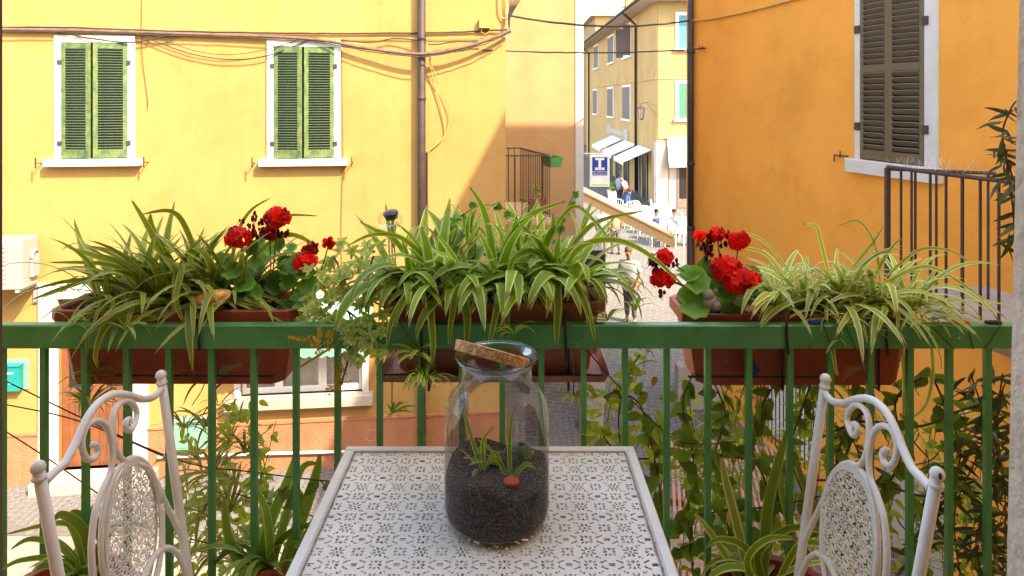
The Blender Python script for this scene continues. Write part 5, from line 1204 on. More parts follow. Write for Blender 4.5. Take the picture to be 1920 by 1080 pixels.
# ---- right spider plant
s3 = plant('spider_plant', (pxx(1600,1.8), 1.8, BF+.98), 'pale yellow green spider plant in the right window box', 'spider plant')
for (px, n_u, n_a) in ((1450,12,26),(1510,17,30),(1575,20,32),(1640,18,30),(1700,12,24)):
    c = (pxx(px,1.80), 1.79, BF+1.0)
    crown(s3, c, n_u, BC_up, (.16,.27)); crown(s3, c, n_a, BC_ar, (.17,.32))
for px in (1560,1620,1680,1740): crown(s3, (pxx(px,1.72), 1.72, BF+1.0), 9, BC_ar, (.10,.17), (180,360))
for pts, w in (
    ([(1640,540,1.8),(1730,500,1.78),(1800,530,1.75),(1890,600,1.70)],.012),([(1660,520,1.8),(1720,470,1.78),(1780,470,1.76),(1830,500,1.74)],.009),
    ([(1560,540,1.8),(1540,460,1.8),(1530,425,1.8),(1505,420,1.8)],.012),([(1650,530,1.8),(1640,460,1.8),(1610,415,1.8),(1570,425,1.8)],.008),
    ([(1620,560,1.8),(1660,480,1.79),(1690,445,1.78)],.012),([(1600,500,1.8),(1640,450,1.8),(1655,425,1.8)],.011),
    ([(1560,560,1.75),(1560,640,1.68),(1566,690,1.67),(1572,705,1.67)],.012),([(1690,560,1.77),(1760,560,1.72),(1790,610,1.68),(1800,640,1.66)],.012),
    ([(1480,540,1.8),(1440,480,1.79),(1400,465,1.78),(1370,460,1.78)],.010),([(1500,540,1.8),(1450,470,1.79),(1410,440,1.78),(1375,440,1.78)],.008)):
    hero(s3, pts, w, M['leafC'])
for (px,py,d,n,l0,l1) in ((1575,640,1.68,9,.05,.09),(1630,620,1.67,12,.05,.10),(1735,615,1.68,12,.06,.11),(1590,590,1.70,10,.05,.10)):
    plantlet(s3, px, py, d, n, BC_ar, (l0,l1))
for pts, w in (([(1690,640,1.75),(1695,720,1.76),(1690,860,1.78)],.014),([(1745,640,1.76),(1748,700,1.77),(1735,760,1.78),(1700,790,1.8)],.013)): hero(s3, pts, w, M['leafC'])

# ---- geraniums
def ger_leaf(seed):
    r_ = random.Random(seed); n = 18; q = []; uv = []; fs = []
    q.append((0,0,0)); uv.append((.5,.5))
    for ring_, rr in enumerate((.5,1.0)):
        for k in range(n):
            a = 2*math.pi*k/n; sc1 = 1+(.09*math.cos(a*7)+r_.uniform(-.03,.03) if ring_ else 0); notch = .55 if (abs(a-math.pi) < .2 and ring_) else 1
            x, y = rr*sc1*notch*math.cos(a), rr*sc1*notch*math.sin(a); q.append((x, y, .18*rr*rr+.10*math.sin(a*3+seed)*rr)); uv.append((.5+.5*rr*(1 if ring_ else .6), .5))
    for k in range(n):
        fs.append((0, 1+k, 1+(k+1)%n)); fs.append((1+k, 1+n+k, 1+n+(k+1)%n, 1+(k+1)%n))
    me = bpy.data.meshes.new('leaf'); me.from_pydata(q, [], fs); me.materials.append(M['gerleaf']); ul = me.uv_layers.new(name='UVMap')
    ul.data.foreach_set('uv', [c for l in me.loops for c in uv[l.vertex_index]]); me.polygons.foreach_set('use_smooth', [True]*len(fs)); return me
GL = [ger_leaf(k) for k in range(4)]
def floret(m, seed):
    r_ = random.Random(seed); q = MB()
    for k in range(5):
        a = 2*math.pi*k/5+r_.uniform(-.15,.15); c, s = math.cos(a), math.sin(a); w = .42
        def P_(u, v, z): return (u*c-v*s, u*s+v*c, z)
        q.add([P_(.05,0,0),P_(.4,-w*.8,.12),P_(.8,-w,.16+r_.uniform(-.08,.08)),P_(1.05,-w*.4,.08),P_(1.05,w*.4,.08),P_(.8,w,.16+r_.uniform(-.08,.08)),P_(.4,w*.8,.12),P_(.6,0,.05)],[(0,1,7),(1,2,7),(2,3,7),(3,4,7),(4,5,7),(5,6,7),(6,0,7)])
    return q.mesh('floret', m, True)
FR = [floret(M['red'], k) for k in range(3)]; FD = [floret(M['darkred'], k+9) for k in range(2)]
def orient(n):
    return Vector(n).to_track_quat('Z', 'Y').to_euler()
def flower_head(parent, px, py, d, r, nfl, base, dark=.15, fs=.0145, sq=(1,.8,.75)):
    c = at(px, py, d)-parent.location
    q = MB(); b0 = at(*base)-parent.location; q.tube(spline([b0, b0.lerp(c, .5)+Vector((.006,-.004,.012)), c], 5), [.0018]*11, 6)
    for k in range(10):
        n = Vector((rng.gauss(0,1), rng.gauss(0,1), rng.gauss(0,1))).normalized(); q.tube([c, c+Vector((n.x*sq[0], n.y*sq[1], n.z*sq[2]))*r*.8], .0008, 4)
    h = q.build('flower_stem', M['greenstem'], parent)
    for k in range(nfl):
        z = rng.uniform(-.75, 1); a = rng.uniform(0, 6.283); rr = math.sqrt(max(0, 1-z*z)); n = Vector((rr*math.cos(a), rr*math.sin(a), z))
        if n.y > .6: n.y = -n.y
        p = c+Vector((n.x*sq[0], n.y*sq[1], n.z*sq[2]))*r*rng.uniform(.75,1.0); o = inst('floret', rng.choice(FD if rng.random() < dark else FR), parent, p, orient(n+Vector((rng.uniform(-.4,.4), rng.uniform(-.5,.1), rng.uniform(-.4,.4)))), fs*rng.uniform(.75,1.2)); 
def bud_cluster(parent, px, py, d, r, n):
    c = at(px, py, d)-parent.location; q = MB()
    for k in range(n):
        p = c+Vector((rng.gauss(0,.5), rng.gauss(0,.4), rng.gauss(0,.55)))*r; q.ball(p, rng.uniform(.003,.006), 6, (1,1,1.4), .2); q.tube([p, p+Vector((rng.uniform(-.01,.01),0,-.012))], .0007, 3)
    q.build('withered_buds', M['darkred'], parent, True)
g1 = plant('geranium', at(500,575,1.79), 'red geranium with round green leaves at the right end of the left window box', 'geranium')
for args in ((519,408,1.76,.028,34,(505,560,1.79)),(446,446,1.75,.030,34,(470,560,1.79)),(504,436,1.77,.014,12,(505,560,1.79)),(573,492,1.74,.027,30,(540,565,1.78)),(578,470,1.75,.016,12,(540,565,1.78)),(617,455,1.76,.008,6,(585,560,1.78))): flower_head(g1, *args, dark=.12 if args[3] > .02 else .5)
for a in ((470,425,1.78,.03,22),(480,440,1.78,.02,14),(500,420,1.78,.02,16),(530,438,1.78,.018,12),(585,465,1.76,.018,12)): bud_cluster(g1, *a)
def ger_leaves(parent, n, x0, x1, y0, y1, d0, d1, s0=.020, s1=.036, stem_to=None):
    for k in range(n):
        px, py, d = rng.uniform(x0,x1), rng.uniform(y0,y1), rng.uniform(d0,d1); p = at(px,py,d)-parent.location
        nrm = Vector((rng.uniform(-.5,.5), rng.uniform(-1.1,-.2), rng.uniform(.2,1.1))); inst('leaf', rng.choice(GL), parent, p, orient(nrm), rng.uniform(s0,s1))
        if k % 2 == 0:
            q = MB(); b0 = at(stem_to[0]+rng.uniform(-25,25), stem_to[1], stem_to[2])-parent.location; q.tube([p, p.lerp(b0,.5)+Vector((0,0,.012)), b0], .0016, 4); q.build('leaf_stalk', M['greenstem'], parent)
ger_leaves(g1, 46, 395, 585, 490, 582, 1.74, 1.86, .018, .033, (490,585,1.8))
ger_leaves(g1, 8, 470, 560, 455, 500, 1.78, 1.84, .016, .024, (510,585,1.8))
g2 = plant('geranium', at(1350,585,1.79), 'scarlet geranium with large flower heads at the left end of the right window box', 'geranium')
for args in ((1385,452,1.76,.026,30,(1360,575,1.79)),(1362,505,1.73,.038,50,(1350,575,1.79)),(1390,528,1.70,.036,46,(1370,575,1.78)),(1344,438,1.77,.017,14,(1345,575,1.79)),(1412,520,1.73,.016,12,(1380,575,1.79)),(1243,482,1.71,.020,20,(1320,560,1.78)),(1236,522,1.71,.021,20,(1320,570,1.78)),(1312,442,1.77,.008,5,(1330,560,1.79)),(1254,525,1.71,.014,10,(1320,570,1.78))): flower_head(g2, *args, dark=.10)
for a in ((1332,458,1.77,.03,26),(1325,465,1.77,.02,12),(1224,490,1.71,.013,12),(1229,505,1.71,.014,10),(1240,550,1.71,.01,5),(1262,490,1.71,.014,8),(1365,445,1.77,.02,10)): bud_cluster(g2, *a)
ger_leaves(g2, 30, 1290, 1410, 515, 590, 1.73, 1.84, .020, .034, (1350,590,1.8))
for p_, s_ in (((1305,525,1.72),.035),((1300,565,1.71),.045),((1360,545,1.73),.03),((1325,505,1.75),.028)):
    p = at(*p_)-g2.location; inst('leaf', rng.choice(GL), g2, p, orient((.1,-.9,.5)), s_)
# ---- ornaments
def orn(name, px, py, d, label, cat): return thing(name, at(px,py,d), 0, label, cat)
t = orn('painted_stone', 396,561,1.71,'flat orange and yellow glazed stone leaning on the soil of the left box','ornament')
q = MB(); q.ball((0,0,0), .052, 18, (1,.45,.42), .02); o = q.build('stone', mat('orange glaze', (.85,.50,.05), .35, .4, 45, .5, 60, c2=(.55,.14,.03), spot=(.75,.68,.6), sscale=20, sth=.60), t, True); t.rotation_euler = (R(-20), R(-12), 0)
q = MB(); q.tube([(.05*math.cos(a), .0235*math.sin(a)-.004, .021*math.sin(a)+.001) for a in [2*math.pi*k/24 for k in range(25)]], .003, 6); q.build('rim', M['stone'], t, True)
t = orn('stone_frog', 1331,566,1.715,'small pale carved stone figure on the rim of the right window box','ornament')
q = MB(); q.ball((0,0,0), .022, 12, (1,.9,.85), .05); q.ball((-.006,-.004,.020), .016, 10, (1,1,.9), .05); q.ball((.014,-.012,-.006), .012, 8); q.build('figure', M['limestone'], t, True)
t = orn('glass_bauble', 1410,580,1.70,'small red glittering bauble beside the scarlet geranium','ornament')
q = MB(); q.ball((0,0,0), .018, 12, (1.1,.9,.5)); q.build('bauble', mat('red glitter', (.5,.03,.04), .2, .5, 80, .6, 90, c2=(.6,.45,.2)), t, True)
t = orn('pale_rock', 1385,565,1.76,'white rounded pebble behind the red bauble','pebble'); q = MB(); q.ball((0,0,0), .022, 10, (1,.8,.9), .06); q.build('pebble', M['white'], t, True)
t = orn('solar_lamp', 732,412,1.80,'round glass solar lamp with a dark cap sticking up left of the middle plant','garden lamp')
q = MB(); q.ball((0,0,0), .034, 20, (1,.8,.72)); q.build('glass_bulb', M['bulb'], t, True)
q = MB(); q.lathe([(0,.022),(.019,.020),(.021,.015),(.019,.012),(.017,.002),(0,0)], 20, Matrix.Rotation(R(14),4,'X')@Matrix.Rotation(R(-8),4,'Y')@Matrix.Translation((.004,0,.002))); q.build('solar_cap', mat('dark solar cap', (.06,.055,.06), .3, .2), t, True)
q = MB(); [q.tube([(x,0,-.02),(x*1.3+.006,0,-.17)], .0022, 5) for x in (-.005,.002,.008)]; q.build('stake', mat('pale stake', (.5,.4,.3), .5), t)
for px, py, m_, c, lb in ((1530,609,'blue',(.02,.06,.35),'blue clothes peg lying on the green rail'),(1583,609,'yellow',(.65,.42,.01),'yellow clothes peg lying on the green rail'),(1803,610,'orange',(.62,.16,.06),'orange clothes peg on the rail near the right end'),(1862,609,'black',(.02,.02,.025),'black clothes peg on the rail at the right end')):
    t = orn('clothes_peg', px, py, RY+.008, lb, 'clothes peg'); t['group'] = 'clothes pegs on the rail'; mm = mat(m_+' peg plastic', c, .45); t.location.z = BF+1.0055
    for s in (-1,1):
        q = MB(); q.add([(-.018,s*.0035-.0025,-.004),(.018,s*.0035-.0035,-.003),(.018,s*.0035+.0035,-.003),(-.018,s*.0035+.0025,-.004),(-.016,s*.0035-.002,.002),(.016,s*.0035-.003,.004),(.016,s*.0035+.003,.004),(-.016,s*.0035+.002,.002)],[(0,3,2,1),(4,5,6,7),(0,1,5,4),(1,2,6,5),(2,3,7,6),(3,0,4,7)]); q.build('peg_half', mm, t)
    t.rotation_euler = (0,0,R(rng.uniform(-10,10)))
t = orn('plant_tag', 1411,690,1.70,'dark blue square tag hanging before the right window box','tag'); q = MB(); q.box(-.013,.013,-.001,.001,-.017,.017, Matrix.Rotation(R(-35),4,'Y')); q.build('tag_face', mat('blue tag', (.01,.035,.12), .4), t)
# ---- sedum with yellow flowers
sd_ = plant('stonecrop', at(640,560,1.74), 'trailing stonecrop with pale fleshy rosettes and yellow star flowers', 'succulent')
SL = [oval_leaf(M['sedum'], .40, .2, .18, -.12, 6, k) for k in range(3)]
def rosette(parent, px, py, d, n, s, dirn=(0,-1,.3)):
    n += 5; s *= 1.18; c = at(px,py,d)-parent.location; ax = Vector(dirn).normalized(); S_, U_ = frame_from(ax)
    for k in range(n):
        a = k*2.4; e = .25+.95*(1-k/n); v = (S_*math.cos(a)+U_*math.sin(a))*math.sin(e)+ax*math.cos(e)
        nn_ = (ax*1.0+Vector((0,-.3,.2))); nn_ = (nn_-v*nn_.dot(v)).normalized(); e_ = Matrix((v, nn_.cross(v), nn_)).transposed().to_euler()
        inst('leaf', SL[k%3], parent, c-ax*s*.35*(1-k/n), e_, s*(1-.45*k/n)*rng.uniform(.95,1.25))
for (px,py,d,n,s) in ((640,520,1.75,16,.030),(675,495,1.77,14,.028),(655,615,1.66,17,.034),(690,600,1.66,16,.030),(690,640,1.64,18,.036),(660,635,1.65,14,.030),(620,560,1.70,14,.030),(600,590,1.70,12,.028),(700,530,1.76,12,.026),(620,490,1.80,13,.028),(690,470,1.80,12,.026),(660,665,1.65,10,.03),(720,590,1.68,10,.025),(640,455,1.82,10,.022),(580,560,1.74,12,.026),(570,600,1.72,12,.024),(610,530,1.76,14,.028),(650,550,1.72,16,.032),(690,560,1.72,14,.03),(625,600,1.69,15,.03),(600,640,1.67,10,.024),(710,660,1.64,12,.028),(660,470,1.82,12,.024),(600,510,1.80,10,.022),(715,620,1.66,12,.026)):
    rosette(sd_, px, py, d, n, s, (rng.uniform(-.5,.5), -1, rng.uniform(-.2,.6)))
for k in range(34): rosette(sd_, rng.uniform(575,735), rng.uniform(455,690), rng.uniform(1.66,1.84) if k % 2 else 1.70, 5, rng.uniform(.018,.026), (rng.uniform(-.6,.6), -1, rng.uniform(-.1,.7)))
q = MB()
for a, b_ in (((640,575,1.76),(655,620,1.67)),((640,575,1.76),(690,645,1.65)),((640,575,1.76),(600,620,1.67)),((660,570,1.76),(700,480,1.79)),((640,570,1.77),(625,480,1.80)),((655,620,1.66),(640,720,1.66)),((690,560,1.75),(765,630,1.64)),((640,575,1.76),(690,560,1.75))):
    q.tube([p-sd_.location for p in spline([at(*a), at((a[0]+b_[0])/2+8,(a[1]+b_[1])/2-8,(a[2]+b_[2])/2-.01), at(*b_)],4)], .0024, 5)
q.build('stem', M['stem'], sd_)
def star_spray(parent, pts, n, spread):
    P_ = spline([at(*p) for p in pts], 6); q = MB()
    for k in range(n):
        p = rng.choice(P_)-parent.location+Vector((rng.gauss(0,spread), rng.gauss(0,spread*.5), rng.gauss(0,spread))); nrm = Vector((rng.gauss(0,.6),-1,rng.gauss(0,.6))).normalized(); S_, U_ = frame_from(nrm); s = rng.uniform(.0035,.0058)
        vs = [p+nrm*.001]
        for j in range(10): a = j*math.pi/5; rr = s if j % 2 == 0 else s*.33; vs.append(p+(S_*math.cos(a)+U_*math.sin(a))*rr+nrm*(.0015 if j % 2 else 0))
        q.add(vs, [(0,1+j,1+(j+1)%10) for j in range(10)])
    o = q.build('flower_spray', M['sedumY'], parent); return o
for pts, n, s in (([(578,632,1.62),(598,640,1.62),(618,625,1.62),(615,650,1.62),(600,660,1.62),(585,640,1.62)],90,.004),([(543,634,1.62),(560,636,1.62),(578,636,1.62)],34,.0025),([(600,615,1.64),(600,630,1.63)],24,.004),([(640,690,1.66),(635,715,1.66),(612,730,1.66)],46,.006),([(645,665,1.66),(640,700,1.66)],34,.006),([(605,545,1.72),(640,540,1.72),(690,548,1.72)],44,.006),([(650,715,1.66),(625,730,1.66)],24,.005)):
    star_spray(sd_, pts, n, s)
hero(sd_, [(560,690,1.70),(600,665,1.66),(640,640,1.66)], .006, M['leafY'])

# ------------------------------------------------------------------ climbers, wires and plants behind the balusters
VL = [oval_leaf(M['vine'], .62, .2, .2, .22, 7, k) for k in range(4)]; VY = [oval_leaf(M['vineY'], .58, .2, .2, .22, 7, k+5) for k in range(4)]
OL = [oval_leaf(M['olive'], .20, .2, .2, .12, 6, k+9) for k in range(3)]; YL = [oval_leaf(M['yellowleaf'], .6, .2, .2, .3, 6, 20)]
def vine(parent, pts, meshes, step, s0, s1, r=.0022, stemm='stem', droop=.4, drawn=True):
    P_ = spline([at(*p) for p in pts], 10); P_ = [p-parent.location for p in P_]
    if drawn: MB().tube(P_, r, 5).build('vine_stem', M[stemm], parent, True)
    acc = 0
    for i_ in range(1, len(P_)):
        acc += (P_[i_]-P_[i_-1]).length
        while acc > step*.62:
            acc -= step*.62; v = Vector((rng.uniform(-1,1), rng.uniform(-.5,.2), rng.uniform(-1,.5))).normalized()
            nz_ = Vector((rng.uniform(-.7,.7), rng.uniform(-1,-.2), rng.uniform(0,.9))); nz_ = (nz_-v*nz_.dot(v)).normalized()
            e = Matrix((v, nz_.cross(v), nz_)).transposed().to_euler()
            p = P_[i_]+Vector((rng.uniform(-.012,.012), rng.uniform(-.012,.012), rng.uniform(-.012,.012)))
            o = inst('leaf', rng.choice(meshes), parent, p, e, rng.uniform(s0,s1)*1.22)
c1 = plant('climbing_vine', at(1330,1000,1.78), 'tangled climbing vine with round glossy leaves behind the bars right of the table', 'climber')
vp = [([(1190,1060,1.74),(1170,900,1.74),(1160,780,1.74),(1180,700,1.74),(1200,665,1.74)],VY,.028,.030,.045),
 ([(1230,1080,1.74),(1240,950,1.74),(1225,850,1.74),(1200,760,1.74),(1150,730,1.76)],VL,.026,.030,.050),
 ([(1300,1080,1.74),(1290,960,1.74),(1300,860,1.74),(1280,760,1.74),(1300,700,1.76)],VL,.024,.030,.050),
 ([(1380,1080,1.76),(1360,960,1.76),(1340,860,1.76),(1360,780,1.76),(1340,720,1.78)],VL,.024,.030,.045),
 ([(1420,1080,1.76),(1440,930,1.76),(1410,840,1.76),(1430,760,1.76),(1460,710,1.78)],VL,.022,.030,.048),
 ([(1500,1080,1.76),(1510,950,1.76),(1480,850,1.76),(1500,780,1.76),(1520,720,1.76)],VL,.026,.028,.042),
 ([(1190,1000,1.72),(1260,980,1.72),(1340,960,1.72),(1440,950,1.72),(1540,930,1.74)],VL,.030,.028,.045),
 ([(1120,800,1.76),(1150,840,1.76),(1200,860,1.76),(1290,850,1.76),(1400,860,1.76)],VY,.030,.024,.036),
 ([(1200,1070,1.73),(1250,1040,1.73),(1330,1010,1.73),(1420,1000,1.73)],VL,.030,.030,.050)]
for a in vp: vine(c1, a[0], a[1], a[2], a[3], a[4])
for (px,py) in ((1230,705),(1230,825),(1340,1055),(1370,960),(1405,990),(1425,750)):
    inst('leaf', YL[0], c1, at(px,py,1.73)-c1.location, (rng.uniform(-1,1), rng.uniform(.2,1.2), rng.uniform(2,4)), rng.uniform(.025,.036))
VS = [oval_leaf(M['vineY'], .50, .2, .2, .3, 6, k+30) for k in range(4)]
c14 = plant('fine_leaved_creeper', at(1300,950,1.8), 'dense light green creeper of fine leaves threaded through the vine right of the table', 'creeper')
for k in range(15):
    x = 1120+k*30; y = 1090; pts = [(x,y,1.80)]
    while y > 720+rng.uniform(0,90): y -= 75; x += rng.uniform(-32,32); pts.append((x,y,rng.uniform(1.78,1.9)))
    if x < 1180: pts = pts[:3] if False else pts
    vine(c14, pts, VS, .030, .020, .034, r=.0012)
c15 = plant('fine_leaved_creeper', at(1700,950,1.85), 'light green creeper of fine leaves behind the right hand chair', 'creeper')
for k in range(11):
    x = 1560+k*30; y = 1090; pts = [(x,y,1.86)]
    while y > 760+rng.uniform(0,120): y -= 75; x += rng.uniform(-32,32); pts.append((x,y,rng.uniform(1.82,1.92)))
    vine(c15, pts, VS, .034, .020, .034, r=.0012)
c2 = plant('climbing_vine', at(1700,1000,1.78), 'dark leaved vine with bare brown stems behind the right hand chair', 'climber')
for a in (([(1560,1080,1.78),(1590,950,1.78),(1570,850,1.78),(1620,760,1.78),(1600,715,1.78)],VL,.030,.028,.042),
 ([(1640,1080,1.78),(1650,950,1.78),(1690,850,1.78),(1680,750,1.78),(1740,700,1.78)],VL,.030,.028,.045),
 ([(1740,1080,1.78),(1730,950,1.78),(1780,860,1.78),(1770,760,1.78),(1740,690,1.78)],VL,.028,.028,.045),
 ([(1540,820,1.76),(1620,790,1.76),(1720,800,1.76),(1800,770,1.76),(1890,740,1.76)],VL,.045,.028,.045),
 ([(1530,900,1.76),(1640,905,1.76),(1740,930,1.76),(1830,900,1.76)],VL,.05,.03,.045),
 ([(1850,1080,1.8),(1840,980,1.8),(1870,900,1.8),(1850,800,1.8)],VL,.04,.026,.042)): vine(c2, *a, r=.003)
for k in range(26):
    x, y = rng.uniform(1540,1860), rng.uniform(720,1060); pts = [(x,y,1.80)]
    for j in range(3): x += rng.uniform(-60,60); y += rng.uniform(-50,40); pts.append((x,y,rng.uniform(1.76,1.86)))
    MB().tube([at(*p)-c2.location for p in pts] if k % 2 else [p-c2.location for p in spline([at(*p) for p in pts],4)], rng.uniform(.0012,.0026), 4).build('bare_stem', M['stem'], c2)
c3 = plant('olive_shrub', at(1850,1080,1.8), 'shrub with narrow dark olive like leaves at the right end of the railing', 'shrub')
for a in (([(1860,1080,1.72),(1850,950,1.72),(1870,850,1.72),(1840,760,1.72),(1820,700,1.72)],OL,.012,.035,.060),
 ([(1880,1080,1.74),(1885,940,1.74),(1870,800,1.74),(1880,700,1.74)],OL,.012,.035,.060),
 ([(1800,1080,1.76),(1790,960,1.76),(1830,860,1.76),(1860,780,1.76)],OL,.014,.035,.058),
 ([(1700,1080,1.78),(1720,1000,1.78),(1770,940,1.78),(1800,860,1.78),(1790,800,1.78)],OL,.016,.035,.058),
 ([(1840,1080,1.70),(1830,1010,1.70),(1850,960,1.70)],OL,.014,.035,.058),
 ([(1610,1080,1.8),(1600,980,1.8),(1640,900,1.8),(1600,820,1.8),(1640,740,1.8)],OL,.017,.030,.055)): vine(c3, *a, r=.002)
c4 = plant('olive_branch', at(1895,400,1.62), 'olive like branch reaching in from the right edge above the rail', 'branch')
for a in (([(1905,480,1.5),(1900,400,1.5),(1890,320,1.5),(1880,250,1.5),(1895,205,1.5),(1905,190,1.5)],OL,.013,.030,.055),([(1915,420,1.5),(1900,340,1.5),(1885,290,1.5)],OL,.013,.028,.045)): vine(c4, *a, r=.002)
# thin-leaved clumps behind the left bars
c5 = plant('bushy_spider_plant', at(420,1000,1.9), 'yellow green bushy spider plantlets tumbling behind the bars between left chair and table', 'spider plant')
for (px,py,d,n,l0,l1) in ((385,800,1.80,26,.06,.13),(430,830,1.84,24,.06,.14),(400,890,1.80,28,.07,.15),(440,900,1.85,22,.07,.14),(370,860,1.84,20,.06,.13),(430,960,1.80,28,.08,.16),(380,960,1.82,24,.07,.15),(330,1000,1.80,18,.07,.15),(470,1020,1.80,22,.08,.15),(400,1040,1.78,22,.08,.16),(350,920,1.84,14,.06,.13),(450,790,1.86,10,.05,.10)):
    plantlet(c5, px, py, d, n, BY, (l0,l1))
c6 = plant('sunlit_creeper', at(440,900,2.4), 'light green leafy creeper behind the thin bladed plantlets', 'creeper')
for a in (([(440,1080,2.0),(450,960,2.0),(480,880,2.0),(470,800,2.0),(480,755,2.0)],VY,.020,.022,.038),([(400,1080,2.0),(390,960,2.0),(420,880,2.0),(430,800,2.0),(440,750,2.0)],VY,.020,.022,.038),([(500,1060,2.0),(480,990,2.0),(500,920,2.0),(490,840,2.0)],VY,.022,.022,.036),([(340,1080,2.0),(350,1000,2.0),(370,900,2.0)],VY,.022,.022,.036)): vine(c6, *a, r=.0015, stemm='greenstem')
for k in range(8):
    x = 330+k*26; y = 1090; pts = [(x,y,1.95)]
    while y > 800+rng.uniform(0,120): y -= 75; x += rng.uniform(-30,30); pts.append((x,y,rng.uniform(1.92,2.05)))
    vine(c6, pts, VS, .040, .020, .034, r=.0012, stemm='greenstem')
for (px,py,d,n,l0,l1) in ((345,800,1.8,14,.06,.12),(460,850,1.82,14,.06,.12),(410,760,1.84,12,.05,.10),(350,1050,1.8,16,.07,.14),(450,1060,1.8,16,.07,.14)): plantlet(c5, px, py, d, n, BY, (l0,l1))
c7 = plant('strap_leaf_plant', at(500,1080,1.60), 'tall strap leaved plant standing left of the table behind the bars', 'plant')
for pts, w in (([(490,1100,1.72),(500,1000,1.72),(540,900,1.72),(556,845,1.72)],.030),([(520,1100,1.74),(555,1000,1.74),(590,900,1.74),(600,850,1.75)],.034),([(500,1090,1.72),(530,990,1.72),(565,880,1.72),(600,870,1.72)],.022),([(470,1100,1.70),(430,1010,1.70),(420,930,1.70)],.026),([(540,1100,1.7),(560,1030,1.70),(600,960,1.70),(650,935,1.70)],.016),([(480,1090,1.7),(520,1020,1.70),(560,990,1.70),(620,975,1.70)],.018),([(500,1090,1.68),(440,1030,1.68),(400,1060,1.68)],.020),([(510,1090,1.69),(500,960,1.69),(470,910,1.69)],.020),([(530,1090,1.69),(550,1020,1.66),(590,1050,1.66)],.018)):
    hero(c7, pts, w, M['leafD'])
crown(c7, at(500,1085,1.70), 26, BD, (.14,.26))
for a in (([(520,930,1.72),(545,910,1.72),(560,930,1.72)],VL,.02,.03,.045),([(600,900,1.72),(625,930,1.72)],VL,.02,.03,.045)): vine(c7, *a, r=.0015)
c8 = plant('strap_leaf_plant', at(160,1080,1.66), 'dark green arching strap leaved plant behind the left chair post', 'plant')
for pts, w in (([(170,1110,1.66),(140,1000,1.66),(110,980,1.66),(10,1002,1.66)],.016),([(180,1110,1.66),(160,1000,1.66),(120,965,1.66),(100,975,1.66)],.026),([(200,1110,1.68),(190,1000,1.68),(150,965,1.68),(130,960,1.68)],.026),([(150,1110,1.64),(110,1050,1.64),(40,1050,1.64),(0,1070,1.64)],.014),([(170,1100,1.64),(120,1030,1.64),(60,1010,1.64),(20,1030,1.64)],.015),([(160,1110,1.62),(100,1060,1.62),(60,1070,1.62)],.02),([(190,1110,1.66),(185,1040,1.66),(150,1010,1.66)],.024),([(185,1110,1.68),(205,1000,1.68),(240,980,1.68),(280,990,1.68)],.016)):
    hero(c8, pts, w, M['leafD'])
crown(c8, at(150,1090,1.66), 18, BD, (.12,.22))
vine(c8, [(180,1000,1.7),(178,970,1.7),(180,945,1.7)], OL+VL, .016, .03, .05, .0012)
c9 = plant('strap_leaf_plant', at(1430,1080,1.66), 'striped strap leaved plant standing between table and right chair', 'plant')
for pts, w, m_ in (([(1430,1110,1.66),(1437,960,1.66),(1460,860,1.66),(1478,800,1.68)],.030,'leafD'),([(1410,1110,1.66),(1380,980,1.66),(1360,900,1.66),(1353,855,1.66)],.026,'leafC'),([(1440,1110,1.64),(1420,1040,1.62),(1480,990,1.62),(1560,1000,1.62)],.022,'leafB'),([(1420,1110,1.64),(1400,1050,1.60),(1440,1010,1.60),(1500,1010,1.60)],.020,'leafB'),([(1430,1110,1.66),(1400,1030,1.64),(1350,1010,1.62),(1320,1030,1.62)],.018,'leafB'),([(1500,1110,1.68),(1480,980,1.68),(1465,920,1.68),(1470,880,1.68)],.022,'leafD'),([(1450,1110,1.66),(1500,1020,1.64),(1570,1030,1.62)],.020,'leafB'),([(1400,1110,1.66),(1340,1010,1.66),(1300,960,1.66)],.018,'leafC'),([(1560,1110,1.68),(1540,1000,1.68),(1500,890,1.68),(1495,860,1.68)],.022,'leafD'),([(1600,1110,1.7),(1590,1040,1.7),(1560,980,1.7)],.018,'leafC')):
    hero(c9, pts, w, M[m_])
crown(c9, at(1430,1095,1.66), 30, BB_ar+BC_ar, (.14,.26))
c10 = plant('hanging_spider_plant', at(1360,850,1.8), 'thin pale spider plantlets hanging amid the vine right of the table', 'spider plant')
for (px,py,d,n,l0,l1) in ((1330,850,1.78,22,.05,.11),(1370,800,1.80,18,.05,.11),(1300,900,1.80,16,.05,.10),(1190,690,1.78,16,.05,.10),(1215,660,1.78,12,.05,.10),(1560,725,1.84,22,.06,.11),(1620,720,1.84,20,.06,.11),(1510,760,1.84,16,.06,.11),(1820,960,1.84,22,.06,.12),(1740,1020,1.8,20,.06,.12),(1870,1040,1.75,18,.06,.12)):
    plantlet(c10, px, py, d, n, BC_ar+BY, (l0,l1))
c16 = plant('thin_bladed_grass', at(1650,1040,1.85), 'thin bladed yellow green clumps low behind the right hand chair', 'grass clump')
for k in range(16): plantlet(c16, rng.uniform(1540,1880), rng.uniform(780,1070), rng.uniform(1.80,1.90), 14, BY, (.05,.11))
c17 = plant('thin_bladed_grass', at(1300,1040,1.85), 'thin bladed yellow green clumps low between the table and the right hand chair', 'grass clump')
for k in range(14): plantlet(c17, rng.uniform(1230,1520), rng.uniform(800,1070), rng.uniform(1.82,1.90), 14, BY, (.05,.11))
c11 = plant('leafy_tendril', at(900,420,1.84), 'small climbing tendril with toothed leaves above the middle spider plant', 'climber')
for a in (([(1000,470,1.86),(960,400,1.86),(900,385,1.86),(850,420,1.86)],GL,.040,.006,.010),([(1040,470,1.84),(1060,400,1.84),(1075,365,1.84)],GL,.030,.007,.011),([(860,470,1.86),(840,430,1.86),(870,400,1.86)],GL,.04,.006,.010)): vine(c11, *a, r=.0015, stemm='greenstem')
